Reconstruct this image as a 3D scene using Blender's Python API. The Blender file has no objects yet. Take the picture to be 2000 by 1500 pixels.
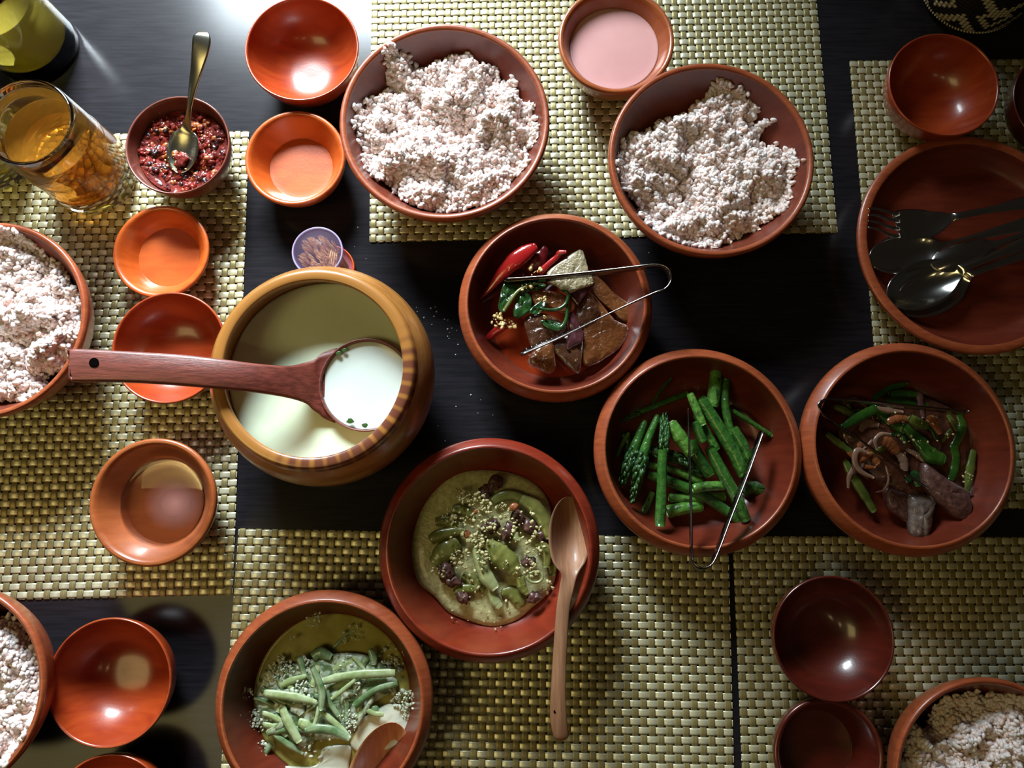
import bpy, math, random
import numpy as np
from mathutils import Vector
random.seed(7); RNG = np.random.default_rng(11)
scene = bpy.context.scene
# ------------------------------------------------------------------ camera
H, TILT, F = 0.71, math.radians(9.0), 1500.0
CT, ST = math.cos(TILT), math.sin(TILT)
cam_d = bpy.data.cameras.new('camera'); cam_d.sensor_width = 36.0; cam_d.lens = 27.0; cam_d.clip_start = 0.02
cam = bpy.data.objects.new('camera', cam_d); scene.collection.objects.link(cam)
cam.location = (0, 0, H); cam.rotation_euler = (TILT, 0, 0); scene.camera = cam
# ------------------------------------------------------------------ light
scene.view_settings.view_transform = 'Standard'
scene.view_settings.look = 'None'
scene.view_settings.gamma = 1.0
scene.view_settings.use_curve_mapping = False
scene.view_settings.exposure = 0.0
w = bpy.data.worlds.new('world'); scene.world = w; w.use_nodes = True
w.node_tree.nodes['Background'].inputs[0].default_value = (0.9, 0.72, 0.55, 1)
w.node_tree.nodes['Background'].inputs[1].default_value = 0.012

def area(name, loc, target, sx, sy, power, col):
    d = bpy.data.lights.new(name, 'AREA'); d.shape = 'RECTANGLE'; d.size = sx; d.size_y = sy
    d.energy = power; d.color = col
    o = bpy.data.objects.new(name, d); scene.collection.objects.link(o)
    o.location = loc
    o.rotation_euler = (Vector(target) - Vector(loc)).to_track_quat('-Z', 'Y').to_euler()
    return o
win = area('daylight_window', (-0.43, 1.20, 0.69), (-0.45, 0.44, 0.0), 0.44, 0.46, 20.0, (0.82, 0.94, 1.0))
win.data.spread = math.radians(83)
area('lit_ceiling_stand_in', (-1.24, -0.52, 1.75), (-1.24, -0.52, 0.0), 0.98, 0.76, 9.0, (1.0, 0.80, 0.32))  # added area light standing in for the warm-lit ceiling mirrored in the table
for i, (x, y, z) in enumerate(((-0.10, -0.62, 1.6), (0.42, -0.75, 1.6))):
    d = bpy.data.lights.new('pendant_lamp', 'POINT'); d.energy = (1.5, 1.0)[i]; d.shadow_soft_size = 0.035; d.color = (1.0, 0.76, 0.36)
    o = bpy.data.objects.new('pendant_lamp', d); scene.collection.objects.link(o); o.location = (x, y, z)
scene.cycles.use_denoising = True
scene.cycles.max_bounces = 16; scene.cycles.transmission_bounces = 16; scene.cycles.transparent_max_bounces = 12
scene.cycles.sample_clamp_indirect = 6.0

# ------------------------------------------------------------------ helpers
def sc_at(py, z=0.0):
    yu = (750 - py) / F
    return (H - z) / (CT - yu * ST)
def P(px, py, z=0.0):
    yu = (750 - py) / F; s = sc_at(py, z)
    return np.array([(px - 1000) / F * s, (yu * CT + ST) * s, z])
def S(py, z=0.0): return sc_at(py, z) / F

def catmull(pts, n):
    p = np.array(pts, float)
    if len(p) < 3:
        t = np.linspace(0, 1, n)[:, None]; return p[0] * (1 - t) + p[-1] * t
    q = np.vstack([2 * p[0] - p[1], p, 2 * p[-1] - p[-2]])
    out = []
    for u in np.linspace(0, len(p) - 1, n):
        i = min(int(u), len(p) - 2); t = u - i
        a, b, c, d = q[i], q[i + 1], q[i + 2], q[i + 3]
        out.append(0.5 * ((2 * b) + (-a + c) * t + (2 * a - 5 * b + 4 * c - d) * t * t + (-a + 3 * b - 3 * c + d) * t ** 3))
    return np.array(out)
def catmull_closed(pts, n):
    p = np.array(pts, float); m = len(p); out = []
    for u in np.linspace(0, m, n, endpoint=False):
        i = int(u); t = u - i
        a, b, c, d = p[(i - 1) % m], p[i % m], p[(i + 1) % m], p[(i + 2) % m]
        out.append(0.5 * ((2 * b) + (-a + c) * t + (2 * a - 5 * b + 4 * c - d) * t * t + (-a + 3 * b - 3 * c + d) * t ** 3))
    return np.array(out)

_tab = np.random.default_rng(3).random((256, 256))
def vnoise(x, y):
    x = np.asarray(x, float); y = np.asarray(y, float)
    xi = np.floor(x).astype(int); yi = np.floor(y).astype(int); fx = x - xi; fy = y - yi
    fx = fx * fx * (3 - 2 * fx); fy = fy * fy * (3 - 2 * fy)
    g = lambda a, b: _tab[a & 255, b & 255]
    return (g(xi, yi) * (1 - fx) + g(xi + 1, yi) * fx) * (1 - fy) + (g(xi, yi + 1) * (1 - fx) + g(xi + 1, yi + 1) * fx) * fy
def fbm(x, y, o=3):
    s = 0; a = 0.5
    for k in range(o):
        s = s + a * vnoise(x * 2 ** k + 17 * k, y * 2 ** k + 5 * k); a *= 0.5
    return s / (1 - 0.5 ** o)

class MB:
    def __init__(s): s.v = []; s.f = []; s.m = []; s.n = 0
    def add(s, v, f, mi=0):
        v = np.asarray(v, float).reshape(-1, 3)
        s.v.append(v); s.f += [tuple(int(i) + s.n for i in q) for q in f]; s.m += [mi] * len(f); s.n += len(v)
    def mesh(s, name, mats, smooth=True):
        me = bpy.data.meshes.new(name)
        me.from_pydata(np.vstack(s.v).tolist(), [], s.f)
        for m in mats: me.materials.append(m)
        me.polygons.foreach_set('material_index', s.m)
        me.polygons.foreach_set('use_smooth', [smooth] * len(s.f))
        me.update(); return me
    def build(s, name, mats, parent=None, smooth=True, loc=None):
        """links one mesh object; loc moves its origin there (vertices are world)"""
        if not isinstance(mats, (list, tuple)): mats = [mats]
        if loc is None and parent is None:
            a = np.vstack(s.v); c = (a.min(0) + a.max(0)) / 2; loc = (c[0], c[1], a[:, 2].min())
        base = np.array(loc if loc is not None else (0, 0, 0), float)
        if parent is not None: base = np.array(world_loc(parent))
        s.v = [np.vstack(s.v) - base]
        o = bpy.data.objects.new(name, s.mesh(name, mats, smooth)); scene.collection.objects.link(o)
        if parent is not None: o.parent = parent
        else: o.location = base
        return o
def world_loc(o):
    v = Vector(o.location)
    while o.parent: o = o.parent; v += o.location
    return v
def tag(o, label=None, cat=None, group=None, kind=None):
    if label: o['label'] = label
    if cat: o['category'] = cat
    if group: o['group'] = group
    if kind: o['kind'] = kind
    return o
def empty(name, loc, label, cat, group=None):
    o = bpy.data.objects.new(name, None); o.empty_display_size = 0.01
    scene.collection.objects.link(o); o.location = loc
    return tag(o, label, cat, group)

def grid_faces(n, m, close_n=False, close_m=False):
    f = []
    for i in range(n if close_n else n - 1):
        for j in range(m if close_m else m - 1):
            a = i * m + j; b = i * m + (j + 1) % m; c = ((i + 1) % n) * m + (j + 1) % m; d = ((i + 1) % n) * m + j
            f.append((a, b, c, d))
    return f
def lathe(prof, c, seg=96, jitter=0.0):
    prof = np.array(prof, float); a = np.linspace(0, 2 * math.pi, seg, endpoint=False)
    v = np.zeros((len(prof), seg, 3))
    v[:, :, 0] = c[0] + prof[:, 0:1] * np.cos(a); v[:, :, 1] = c[1] + prof[:, 0:1] * np.sin(a); v[:, :, 2] = c[2] + prof[:, 1:2]
    f = [(a_, d_, c_, b_) for a_, b_, c_, d_ in grid_faces(len(prof), seg, close_m=True)]
    return v.reshape(-1, 3), [q[::-1] for q in f]
def tube(path, rad, n=10, flat=1.0, k=None, cap=True, wob=0.0):
    """path Nx3, rad scalar or list; flat = vertical squash"""
    p = np.array(path, float); N = len(p)
    r = np.full(N, rad, float) if np.isscalar(rad) else np.interp(np.linspace(0, 1, N), np.linspace(0, 1, len(rad)), rad)
    t = np.gradient(p, axis=0); t /= np.linalg.norm(t, axis=1)[:, None] + 1e-12
    up = np.array([0, 0, 1.0]); out = []
    for i in range(N):
        l = np.cross(t[i], up)
        if np.linalg.norm(l) < 0.2: l = np.array([1.0, 0, 0])
        l /= np.linalg.norm(l); u = np.cross(l, t[i])
        a = np.linspace(0, 2 * math.pi, n, endpoint=False)
        rr = r[i] * (1 + wob * (RNG.random(n) - .5))
        out.append(p[i] + np.outer(np.cos(a) * rr, l) + np.outer(np.sin(a) * rr * flat, u))
    v = np.array(out).reshape(-1, 3); f = grid_faces(N, n, close_m=True)
    if cap:
        f.append(tuple(range(n))[::-1] if False else tuple(range(n - 1, -1, -1))); f.append(tuple((N - 1) * n + j for j in range(n)))
        f[-2], f[-1] = f[-2][::-1], f[-1][::-1]
        f = [q[::-1] for q in f]
    return v, f
def ellipsoid(c, rx, ry, rz, ns=10, nr=6, yaw=0, pitch=0, noise=0.0):
    v = []
    for i in range(nr + 1):
        th = math.pi * i / nr
        for j in range(ns):
            a = 2 * math.pi * j / ns
            k = 1 + noise * (random.random() - .5)
            v.append((math.sin(th) * math.cos(a) * rx * k, math.sin(th) * math.sin(a) * ry * k, math.cos(th) * rz * k))
    v = np.array(v)
    v[:ns] = v[:ns].mean(0); v[-ns:] = v[-ns:].mean(0)
    cp, sp = math.cos(pitch), math.sin(pitch); v = v @ np.array([[cp, 0, sp], [0, 1, 0], [-sp, 0, cp]])
    cy, sy = math.cos(yaw), math.sin(yaw); v = v @ np.array([[cy, sy, 0], [-sy, cy, 0], [0, 0, 1]])
    return v + np.array(c), [q[::-1] for q in grid_faces(nr + 1, ns, close_m=True)]
def slab(pts, z, thick, n=32, rough=0.0, tilt=(0, 0), dome=0.15, fr=400, zf=None):
    """flat-ish solid with a free outline; pts world xy (closed)"""
    o = catmull_closed(np.array(pts)[:, :2], n); c = o.mean(0)
    rings = [(0.0, 0), (0.9, 0), (1.0, .3), (1.0, .75), (.93, 1.0), (.75, 1.0 + dome * .5), (.5, 1 + dome), (.25, 1 + dome), (0.0, 1 + dome)]
    v = []
    for s_, h in rings:
        q = c + (o - c) * s_; zz = np.full(n, z + thick * h)
        if rough and h > .9 and s_ > 0: zz = zz + (fbm(q[:, 0] * fr, q[:, 1] * fr) - .5) * rough
        zz = zz + (q[:, 0] - c[0]) * tilt[0] + (q[:, 1] - c[1]) * tilt[1]
        if zf is not None: zz = zz + zf(q)
        v.append(np.column_stack([q, zz]))
    v = np.array(v); v[-1] = v[-1].mean(0)
    return v.reshape(-1, 3), grid_faces(len(rings), n, close_m=True)
def ribbon(path, wvec, thick):
    p = np.array(path, float); N = len(p)
    wv = np.array([np.interp(np.linspace(0, 1, N), np.linspace(0, 1, len(wvec)), np.array(wvec)[:, k]) for k in range(3)]).T
    t = np.gradient(p, axis=0); t /= np.linalg.norm(t, axis=1)[:, None] + 1e-12
    nn = np.cross(t, wv); nn /= np.linalg.norm(nn, axis=1)[:, None] + 1e-12
    v = np.stack([p - wv / 2 - nn * thick / 2, p + wv / 2 - nn * thick / 2, p + wv / 2 + nn * thick / 2, p - wv / 2 + nn * thick / 2], 1)
    f = grid_faces(N, 4, close_m=True); f += [(0, 1, 2, 3), tuple(4 * (N - 1) + j for j in (3, 2, 1, 0))]
    return v.reshape(-1, 3), f
def loft_spoon(st, thick=0.0012, K=10, n=48, edge=0.35):
    """st rows: px, py, z, halfwidth px, dish depth m (bowl +, crown -), roll (m height difference across)"""
    s_ = catmull(st, n); ctr = np.array([P(a[0], a[1], a[2]) for a in s_])
    hw = np.array([max(a[3], .3) * S(a[1], a[2]) for a in s_])
    t = np.gradient(ctr, axis=0); t /= np.linalg.norm(t, axis=1)[:, None]
    lat = np.cross(t, (0, 0, 1.0)); lat /= np.linalg.norm(lat, axis=1)[:, None]
    u = np.linspace(-1, 1, K); v = np.zeros((n, 2 * K, 3))
    th = thick if not np.isscalar(thick) else [thick, thick]
    th = np.interp(np.linspace(0, 1, n), np.linspace(0, 1, len(th)), th)
    for i in range(n):
        top = ctr[i] + np.outer(u, lat[i]) * hw[i]
        top[:, 2] += -s_[i][4] * (1 - u * u) + u * s_[i][5]
        bot = top.copy(); bot[:, 2] -= th[i] * (edge + (1 - edge) * np.sqrt(np.maximum(0, 1 - u ** 4)))
        v[i, :K] = top; v[i, K:] = bot[::-1]
    f = grid_faces(n, 2 * K, close_m=True)
    f += [tuple(range(2 * K)), tuple(range((n - 1) * 2 * K, n * 2 * K))[::-1]]
    return v.reshape(-1, 3), [q[::-1] for q in f]

def ell(tip, neck, W, D, z0, z1, wn, roll=0.0, n=11, thr=.93):
    """stations of an oval spoon bowl from its tip to the neck (W half width px, D depth m, wn neck half width px)"""
    out = []
    for k in range(n):
        u = -1 + (1 + thr) * (1 - math.cos(math.pi * .5 * k / (n - 1)))
        e = math.sqrt(max(0, 1 - u * u)); w_ = max(W * e, wn if u > 0 else .8); f_ = (u + 1) / 2
        out.append((tip[0] + (neck[0] - tip[0]) * f_, tip[1] + (neck[1] - tip[1]) * f_, z0 + (z1 - z0) * f_, w_, D * e * e, roll * e))
    return out

# ------------------------------------------------------------------ materials
def mat(name, col, rough=.4, metal=0, coat=0, col2=None, nscale=(1, 1, 1), nfreq=30, detail=4, bump=0, bfreq=200, spec=.5,
        trans=0, ior=1.45, sss=0, sssr=(.01, .006, .003), contrast=(.35, .65), crough=.08, bnscale=(1, 1, 1), distort=0, aniso=0):
    m = bpy.data.materials.new(name); m.use_nodes = True; nt = m.node_tree; b = nt.nodes['Principled BSDF']
    b.inputs['Base Color'].default_value = (*col, 1); b.inputs['Roughness'].default_value = rough
    b.inputs['Metallic'].default_value = metal; b.inputs['Coat Weight'].default_value = coat; b.inputs['Coat Roughness'].default_value = crough
    b.inputs['Specular IOR Level'].default_value = spec; b.inputs['Transmission Weight'].default_value = trans; b.inputs['IOR'].default_value = ior
    if sss:
        b.inputs['Subsurface Weight'].default_value = sss; b.inputs['Subsurface Radius'].default_value = sssr; b.inputs['Subsurface Scale'].default_value = 1.0
    if aniso: b.inputs['Anisotropic'].default_value = aniso
    tc = nt.nodes.new('ShaderNodeTexCoord')
    if col2 is not None:
        mp = nt.nodes.new('ShaderNodeMapping'); mp.inputs['Scale'].default_value = nscale
        nz = nt.nodes.new('ShaderNodeTexNoise'); nz.inputs['Scale'].default_value = nfreq; nz.inputs['Detail'].default_value = detail; nz.inputs['Distortion'].default_value = distort
        cr = nt.nodes.new('ShaderNodeValToRGB'); cr.color_ramp.elements[0].position = contrast[0]; cr.color_ramp.elements[1].position = contrast[1]
        cr.color_ramp.elements[0].color = (*col, 1); cr.color_ramp.elements[1].color = (*col2, 1)
        nt.links.new(tc.outputs['Object'], mp.inputs[0]); nt.links.new(mp.outputs[0], nz.inputs['Vector'])
        nt.links.new(nz.outputs['Fac'], cr.inputs[0]); nt.links.new(cr.outputs[0], b.inputs['Base Color'])
    if bump:
        mp2 = nt.nodes.new('ShaderNodeMapping'); mp2.inputs['Scale'].default_value = bnscale
        n2 = nt.nodes.new('ShaderNodeTexNoise'); n2.inputs['Scale'].default_value = bfreq; n2.inputs['Detail'].default_value = 3
        bp = nt.nodes.new('ShaderNodeBump'); bp.inputs['Strength'].default_value = min(1, bump); bp.inputs['Distance'].default_value = 0.0008 * max(1, bump)
        nt.links.new(tc.outputs['Object'], mp2.inputs[0]); nt.links.new(mp2.outputs[0], n2.inputs['Vector'])
        nt.links.new(n2.outputs['Fac'], bp.inputs['Height']); nt.links.new(bp.outputs[0], b.inputs['Normal'])
    return m
def wood_lacquer(name, a, b_, rough=.34, coat=.55, crough=.16, freq=26):
    return mat(name, a, rough, 0, coat, b_, (1, 5, 1), freq, 5, .08, 500, crough=crough, distort=.6, contrast=(.3, .7))
M = {}
M['table'] = mat('dark_table_wood', (.008, .0075, .009), .6, 0, .45, (.014, .012, .015), (2, 26, 2), 16, 6, .10, 60, bnscale=(1, 24, 1), spec=.05, crough=.18)
M['weft'] = mat('gold_vinyl_weft', (.56, .53, .36), .30, .45, 0, (.72, .69, .48), (12, 500, 1), 3, 3, .18, 3, bnscale=(12, 900, 1))
M['warp'] = mat('gold_vinyl_warp', (.24, .20, .085), .42, .45, 0, (.33, .27, .12), (500, 12, 1), 3, 3, .18, 3, bnscale=(900, 12, 1))
M['red'] = wood_lacquer('red_lacquer_wood', (.25, .026, .006), (.36, .050, .009))
M['orange'] = wood_lacquer('orange_lacquer_wood', (.40, .065, .009), (.52, .10, .014))
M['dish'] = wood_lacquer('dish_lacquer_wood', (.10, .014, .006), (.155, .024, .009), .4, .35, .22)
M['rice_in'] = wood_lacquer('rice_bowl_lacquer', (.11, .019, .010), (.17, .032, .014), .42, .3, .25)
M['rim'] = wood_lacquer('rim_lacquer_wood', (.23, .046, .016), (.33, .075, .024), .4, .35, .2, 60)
M['cup'] = wood_lacquer('cup_lacquer_wood', (.26, .058, .015), (.35, .090, .024), .35, .5, .15)
M['stewdish'] = wood_lacquer('stew_dish_lacquer', (.15, .014, .006), (.22, .026, .009), .36, .5, .16)
M['dark'] = wood_lacquer('dark_lacquer_wood', (.055, .007, .004), (.09, .011, .005), .32, .6, .14)
M['chili_bowl'] = mat('brown_glaze', (.12, .03, .02), .35, 0, .4, (.17, .045, .028), nfreq=60)
M['pot'] = mat('pot_wood', (.27, .105, .022), .38, 0, .45, (.40, .17, .04), (3, 3, 14), 14, 5, .1, 300, crough=.2, distort=.5)
M['steel'] = mat('polished_steel', (.66, .65, .62), .15, 1.0)
M['tong_steel'] = mat('tong_steel', (.24, .21, .20), .2, 1.0, bump=.12, bfreq=90)
M['ladle'] = mat('ladle_wood', (.11, .024, .016), .42, 0, .25, (.20, .045, .030), (6, 50, 20), 9, 6, .3, 40, bnscale=(4, 60, 10), crough=.25)
M['spoonwood'] = mat('serving_spoon_wood', (.24, .11, .055), .5, 0, .1, (.33, .165, .09), (60, 4, 10), 8, 5, .15, 40, bnscale=(60, 4, 10))
M['spoonwood2'] = mat('orange_spoon_wood', (.46, .18, .075), .4, 0, .3, (.58, .26, .12), (60, 4, 10), 8, 5)
M['rice'] = mat('cooked_red_rice', (.80, .64, .60), .45, 0, 0, (.86, .75, .72), nfreq=120, sss=.35, sssr=(.004, .002, .0015), contrast=(.3, .7))
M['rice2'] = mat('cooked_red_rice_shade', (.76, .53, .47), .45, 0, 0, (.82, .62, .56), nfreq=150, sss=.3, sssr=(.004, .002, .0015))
M['soup'] = mat('milky_soup', (.74, .86, .64), .16, 0, 0, (.68, .79, .54), nfreq=25, sss=.25, sssr=(.01, .01, .006), spec=.4)
M['soup2'] = mat('ladled_soup', (.66, .74, .69), .14, 0, 0, (.62, .71, .66), nfreq=30, sss=.3, sssr=(.01, .01, .01), spec=.4)
M['pink'] = mat('pink_milk_drink', (.60, .32, .31), .14, 0, 0, (.56, .29, .285), nfreq=20, sss=.2, spec=.4)
M['glass'] = mat('clear_glass', (.97, .98, .98), .02, trans=1, ior=1.46)
M['beer'] = mat('amber_beer', (.80, .33, .035), .0, trans=1, ior=1.34)
M['ale'] = mat('yellow_beer', (.90, .70, .10), .0, trans=1, ior=1.34)
for k_ in ('beer', 'ale'): M[k_].node_tree.nodes['Principled BSDF'].inputs['Transmission Weight'].default_value = .86
M['clear'] = mat('clear_liquid', (.96, .86, .80), .02, trans=1, ior=1.33)
M['lavender'] = mat('lavender_plastic', (.42, .34, .62), .08, trans=.9, ior=1.3)
_lv = M['lavender'].node_tree.nodes['Principled BSDF']; _lv.inputs['Alpha'].default_value = .09; _lv.inputs['Transmission Weight'].default_value = 0
M['lid'] = mat('lid_plastic', (.42, .34, .62), .08); M['lid'].node_tree.nodes['Principled BSDF'].inputs['Alpha'].default_value = .04
M['lidrim'] = mat('lid_rim_plastic', (.50, .42, .68), .15); M['lidrim'].node_tree.nodes['Principled BSDF'].inputs['Alpha'].default_value = .6
_lv.inputs['Alpha'].default_value = .13
M['cap'] = mat('orange_plastic', (.62, .09, .015), .35)
M['pick'] = mat('toothpick_wood', (.58, .36, .20), .6, col2=(.70, .47, .29), nfreq=300)
M['green'] = mat('asparagus_green', (.020, .085, .012), .28, 0, .35, (.045, .14, .02), (1, 1, 1), 140, 4, 1.2, 260, crough=.12)
M['green_l'] = mat('asparagus_light', (.065, .18, .025), .3, 0, .35, (.11, .26, .045), nfreq=140, bump=1.1, bfreq=260, crough=.12)
M['green_w'] = mat('asparagus_cut_end', (.42, .55, .30), .45)
M['green_d'] = mat('asparagus_tip_green', (.012, .045, .012), .35, 0, .2, (.03, .085, .02), nfreq=300, bump=.4, bfreq=500)
M['leaf_d'] = mat('dark_leaf', (.008, .032, .008), .25, 0, .5, (.020, .065, .012), nfreq=120, bump=.4, bfreq=300)
M['chili_g'] = mat('green_chili', (.095, .105, .020), .3, 0, .4, (.18, .18, .045), nfreq=100, bump=.3, bfreq=250)
M['chili_p'] = mat('pale_chili', (.20, .24, .09), .3, 0, .4, (.32, .34, .16), nfreq=120, bump=.3, bfreq=250)
M['pepper'] = mat('green_pepper', (.015, .060, .008), .22, 0, .5, (.035, .10, .012), nfreq=100, bump=.3, bfreq=250)
M['pepper_y'] = mat('yellow_green_pepper', (.11, .14, .025), .3, 0, .4, (.06, .10, .018), nfreq=100, bump=.3, bfreq=250)
M['tomato'] = mat('stewed_tomato', (.22, .065, .022), .3, 0, .4, (.30, .10, .035), nfreq=120, bump=.4, bfreq=300)
M['onion'] = mat('onion', (.20, .11, .075), .3, 0, .4, (.28, .16, .11), nfreq=120)
M['meat'] = mat('dark_meat', (.055, .022, .018), .4, 0, .25, (.13, .055, .045), nfreq=160, bump=1.2, bfreq=260)
M['fish'] = mat('dried_fish', (.07, .05, .045), .4, 0, .3, (.17, .12, .10), nfreq=160, bump=1.0, bfreq=260)
M['radish'] = mat('amber_radish', (.17, .055, .016), .22, 0, .5, (.27, .095, .030), nfreq=70, bump=1.6, bfreq=260, sss=.15, crough=.1)
M['radish_d'] = mat('brown_radish', (.09, .034, .018), .2, 0, .6, (.17, .070, .036), nfreq=70, bump=1.8, bfreq=230, sss=.2, crough=.1)
for k_, c_ in (('radish', (.80, .36, .13, 1)), ('radish_d', (.55, .24, .12, 1))):
    b_ = M[k_].node_tree.nodes['Principled BSDF']
    b_.inputs['Transmission Weight'].default_value = .45; b_.inputs['IOR'].default_value = 1.36
M['radish_p'] = mat('pale_radish', (.24, .19, .11), .16, 0, .7, (.34, .28, .17), nfreq=70, bump=2.2, bfreq=330, crough=.08)
M['skin'] = mat('purple_skin', (.045, .012, .016), .2, 0, .6, (.08, .025, .03), nfreq=90, bump=.6)
M['redchili'] = mat('red_chili', (.34, .010, .012), .18, 0, .7, (.38, .018, .014), nfreq=60, bump=.5, bfreq=160, crough=.06)
M['redchili_d'] = mat('dark_red_chili', (.09, .006, .010), .2, 0, .6, (.16, .012, .014), nfreq=60, bump=.5, bfreq=160)
M['seed'] = mat('chili_seed', (.62, .42, .16), .35, 0, .3, (.78, .60, .28), nfreq=200)
M['cheese'] = mat('cheese_crumb', (.34, .30, .13), .35, 0, .3, (.52, .47, .24), nfreq=200)
M['sauce'] = mat('olive_cheese_sauce', (.34, .33, .15), .25, 0, .3, (.52, .50, .26), nfreq=260, detail=6, bump=.5, bfreq=420)
M['oil'] = mat('yellow_oil_sauce', (.27, .23, .045), .14, 0, .3, (.38, .34, .09), nfreq=60, detail=6, bump=.1)
M['cream'] = mat('white_cream', (.56, .60, .48), .2, 0, .2, (.64, .68, .56), nfreq=60, bump=.3, bfreq=120)
M['foam'] = mat('curd_foam', (.42, .46, .34), .35, 0, .3, (.60, .64, .50), nfreq=200, bump=.6, bfreq=400)
M['cuke'] = mat('cucumber_flesh', (.24, .32, .12), .28, 0, .3, (.42, .50, .28), nfreq=120, bump=.3, bfreq=260)
M['cuke_g'] = mat('cucumber_skin', (.07, .14, .045), .28, 0, .4, (.25, .33, .19), nfreq=90, bump=.3, bfreq=260)
M['paste'] = mat('chili_paste', (.06, .004, .003), .6, 0, .3, (.19, .012, .005), nfreq=150, bump=1.2, bfreq=350, crough=.05, spec=.15)
M['paste_o'] = mat('chili_paste_orange', (.26, .055, .012), .35, 0, .3, (.34, .10, .02), nfreq=150, bump=.8, bfreq=350)
M['paste_d'] = mat('chili_paste_dark', (.018, .004, .006), .3, 0, .3)
M['herb'] = mat('chive', (.04, .09, .02), .3, 0, .3)
M['cane_b'] = mat('black_cane', (.014, .010, .014), .4)
M['cane_w'] = mat('cream_cane', (.46, .40, .28), .45, col2=(.58, .52, .38), nfreq=200)
M['crumb'] = mat('crumb', (.5, .5, .5), .5)
M['black'] = mat('hole', (.003, .002, .002), .9, spec=0)
# striped rim of the soup pot: pale and dark wood alternating round the rim
def pot_rim():
    m = mat('pot_rim_wood', (.4, .17, .035), .32, 0, .45, crough=.18); nt = m.node_tree; b = nt.nodes['Principled BSDF']
    tc = nt.nodes.new('ShaderNodeTexCoord')
    gr = nt.nodes.new('ShaderNodeTexGradient'); gr.gradient_type = 'RADIAL'
    mu = nt.nodes.new('ShaderNodeMath'); mu.operation = 'MULTIPLY'; mu.inputs[1].default_value = 2 * math.pi * 46
    si = nt.nodes.new('ShaderNodeMath'); si.operation = 'SINE'
    nz = nt.nodes.new('ShaderNodeTexNoise'); nz.inputs['Scale'].default_value = 35
    ad = nt.nodes.new('ShaderNodeMath'); ad.operation = 'MULTIPLY_ADD'; ad.inputs[1].default_value = .35
    # the stripes are strongest on the front-right of the rim
    sx = nt.nodes.new('ShaderNodeSeparateXYZ'); k = nt.nodes.new('ShaderNodeMath'); k.operation = 'MULTIPLY_ADD'; k.inputs[1].default_value = -13; k.inputs[2].default_value = -.35
    k.use_clamp = True
    mm = nt.nodes.new('ShaderNodeMath'); mm.operation = 'MULTIPLY'
    cr = nt.nodes.new('ShaderNodeValToRGB'); cr.color_ramp.elements[0].color = (.36, .15, .032, 1); cr.color_ramp.elements[1].color = (.15, .045, .022, 1)
    cr.color_ramp.elements[0].position = .08; cr.color_ramp.elements[1].position = .42
    L = nt.links.new
    L(tc.outputs['Object'], gr.inputs[0]); L(gr.outputs['Fac'], mu.inputs[0]); L(mu.outputs[0], si.inputs[0])
    L(tc.outputs['Object'], nz.inputs['Vector']); L(si.outputs[0], ad.inputs[0]); L(nz.outputs['Fac'], ad.inputs[2])
    L(tc.outputs['Object'], sx.inputs[0]); df = nt.nodes.new('ShaderNodeMath'); df.operation = 'SUBTRACT'; L(sx.outputs['Y'], df.inputs[0]); L(sx.outputs['X'], df.inputs[1]); L(df.outputs[0], k.inputs[0])
    L(ad.outputs[0], mm.inputs[0]); L(k.outputs[0], mm.inputs[1]); L(mm.outputs[0], cr.inputs[0]); L(cr.outputs[0], b.inputs['Base Color'])
    return m
M['pot_rim'] = pot_rim()

# ------------------------------------------------------------------ table
t = MB(); X0, X1, Y0, Y1, TH = -.85, .85, -.55, .75, .035
v = []
for z, ins in ((-TH, .004), (-TH + .004, 0), (-.004, 0), (0, .004)):
    v += [(X0 + ins, Y0 + ins, z), (X1 - ins, Y0 + ins, z), (X1 - ins, Y1 - ins, z), (X0 + ins, Y1 - ins, z)]
t.add(v, grid_faces(4, 4, close_m=True) + [(3, 2, 1, 0), (12, 13, 14, 15)])
table = empty('dining_table', (0, 0, -.74), 'dark brown-black wooden dining table under all the bowls', 'table')
t.build('table_top', M['table'], table, smooth=False)
for sx in (-1, 1):
    for y in (-.5, .7):
        q = MB(); x = sx * .8
        q.add([(x - .03, y - .03, -.74), (x + .03, y - .03, -.74), (x + .03, y + .03, -.74), (x - .03, y + .03, -.74), (x - .03, y - .03, -TH), (x + .03, y - .03, -TH), (x + .03, y + .03, -TH), (x - .03, y + .03, -TH)],
              [(3, 2, 1, 0), (4, 5, 6, 7), (0, 1, 5, 4), (1, 2, 6, 5), (2, 3, 7, 6), (3, 0, 4, 7)])
        q.build('leg', M['table'], table, smooth=False)
fl = MB(); fl.add([(-2, -2, -.74), (2, -2, -.74), (2, 2, -.74), (-2, 2, -.74)], [(0, 1, 2, 3)])
tag(fl.build('floor', mat('dark_floor', (.05, .03, .02), .5, col2=(.07, .045, .03), nfreq=6), smooth=False, loc=(0, 0, -.74)), kind='structure')

# ------------------------------------------------------------------ placemats, strand by strand
PITCH, SW, AMP, MZ = .0074, .0058, .00062, .0011
def strand_mesh(L, ncross, phase, axis, name, m):
    seg = ncross * 5 + 1; u = np.linspace(-L / 2, L / 2, seg)
    c = np.cos(math.pi * ((u + L / 2) / PITCH - .5) + phase * math.pi); z = MZ + AMP * np.tanh(1.6 * c) / math.tanh(1.6)
    prof = [(-.5, -.00028), (-.46, .00002), (-.25, .00018), (.25, .00018), (.46, .00002), (.5, -.00028)]
    v = np.zeros((seg, 6, 3))
    for k, (a, dz) in enumerate(prof):
        if axis == 0: v[:, k, 0] = u; v[:, k, 1] = a * SW
        else: v[:, k, 1] = u; v[:, k, 0] = a * SW
        v[:, k, 2] = z + dz
    f = grid_faces(seg, 6, close_m=True)
    if axis == 1: f = [q[::-1] for q in f]
    f = [q[::-1] for q in f]
    b = MB(); b.add(v.reshape(-1, 3), f); return b.mesh(name, [m])
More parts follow.
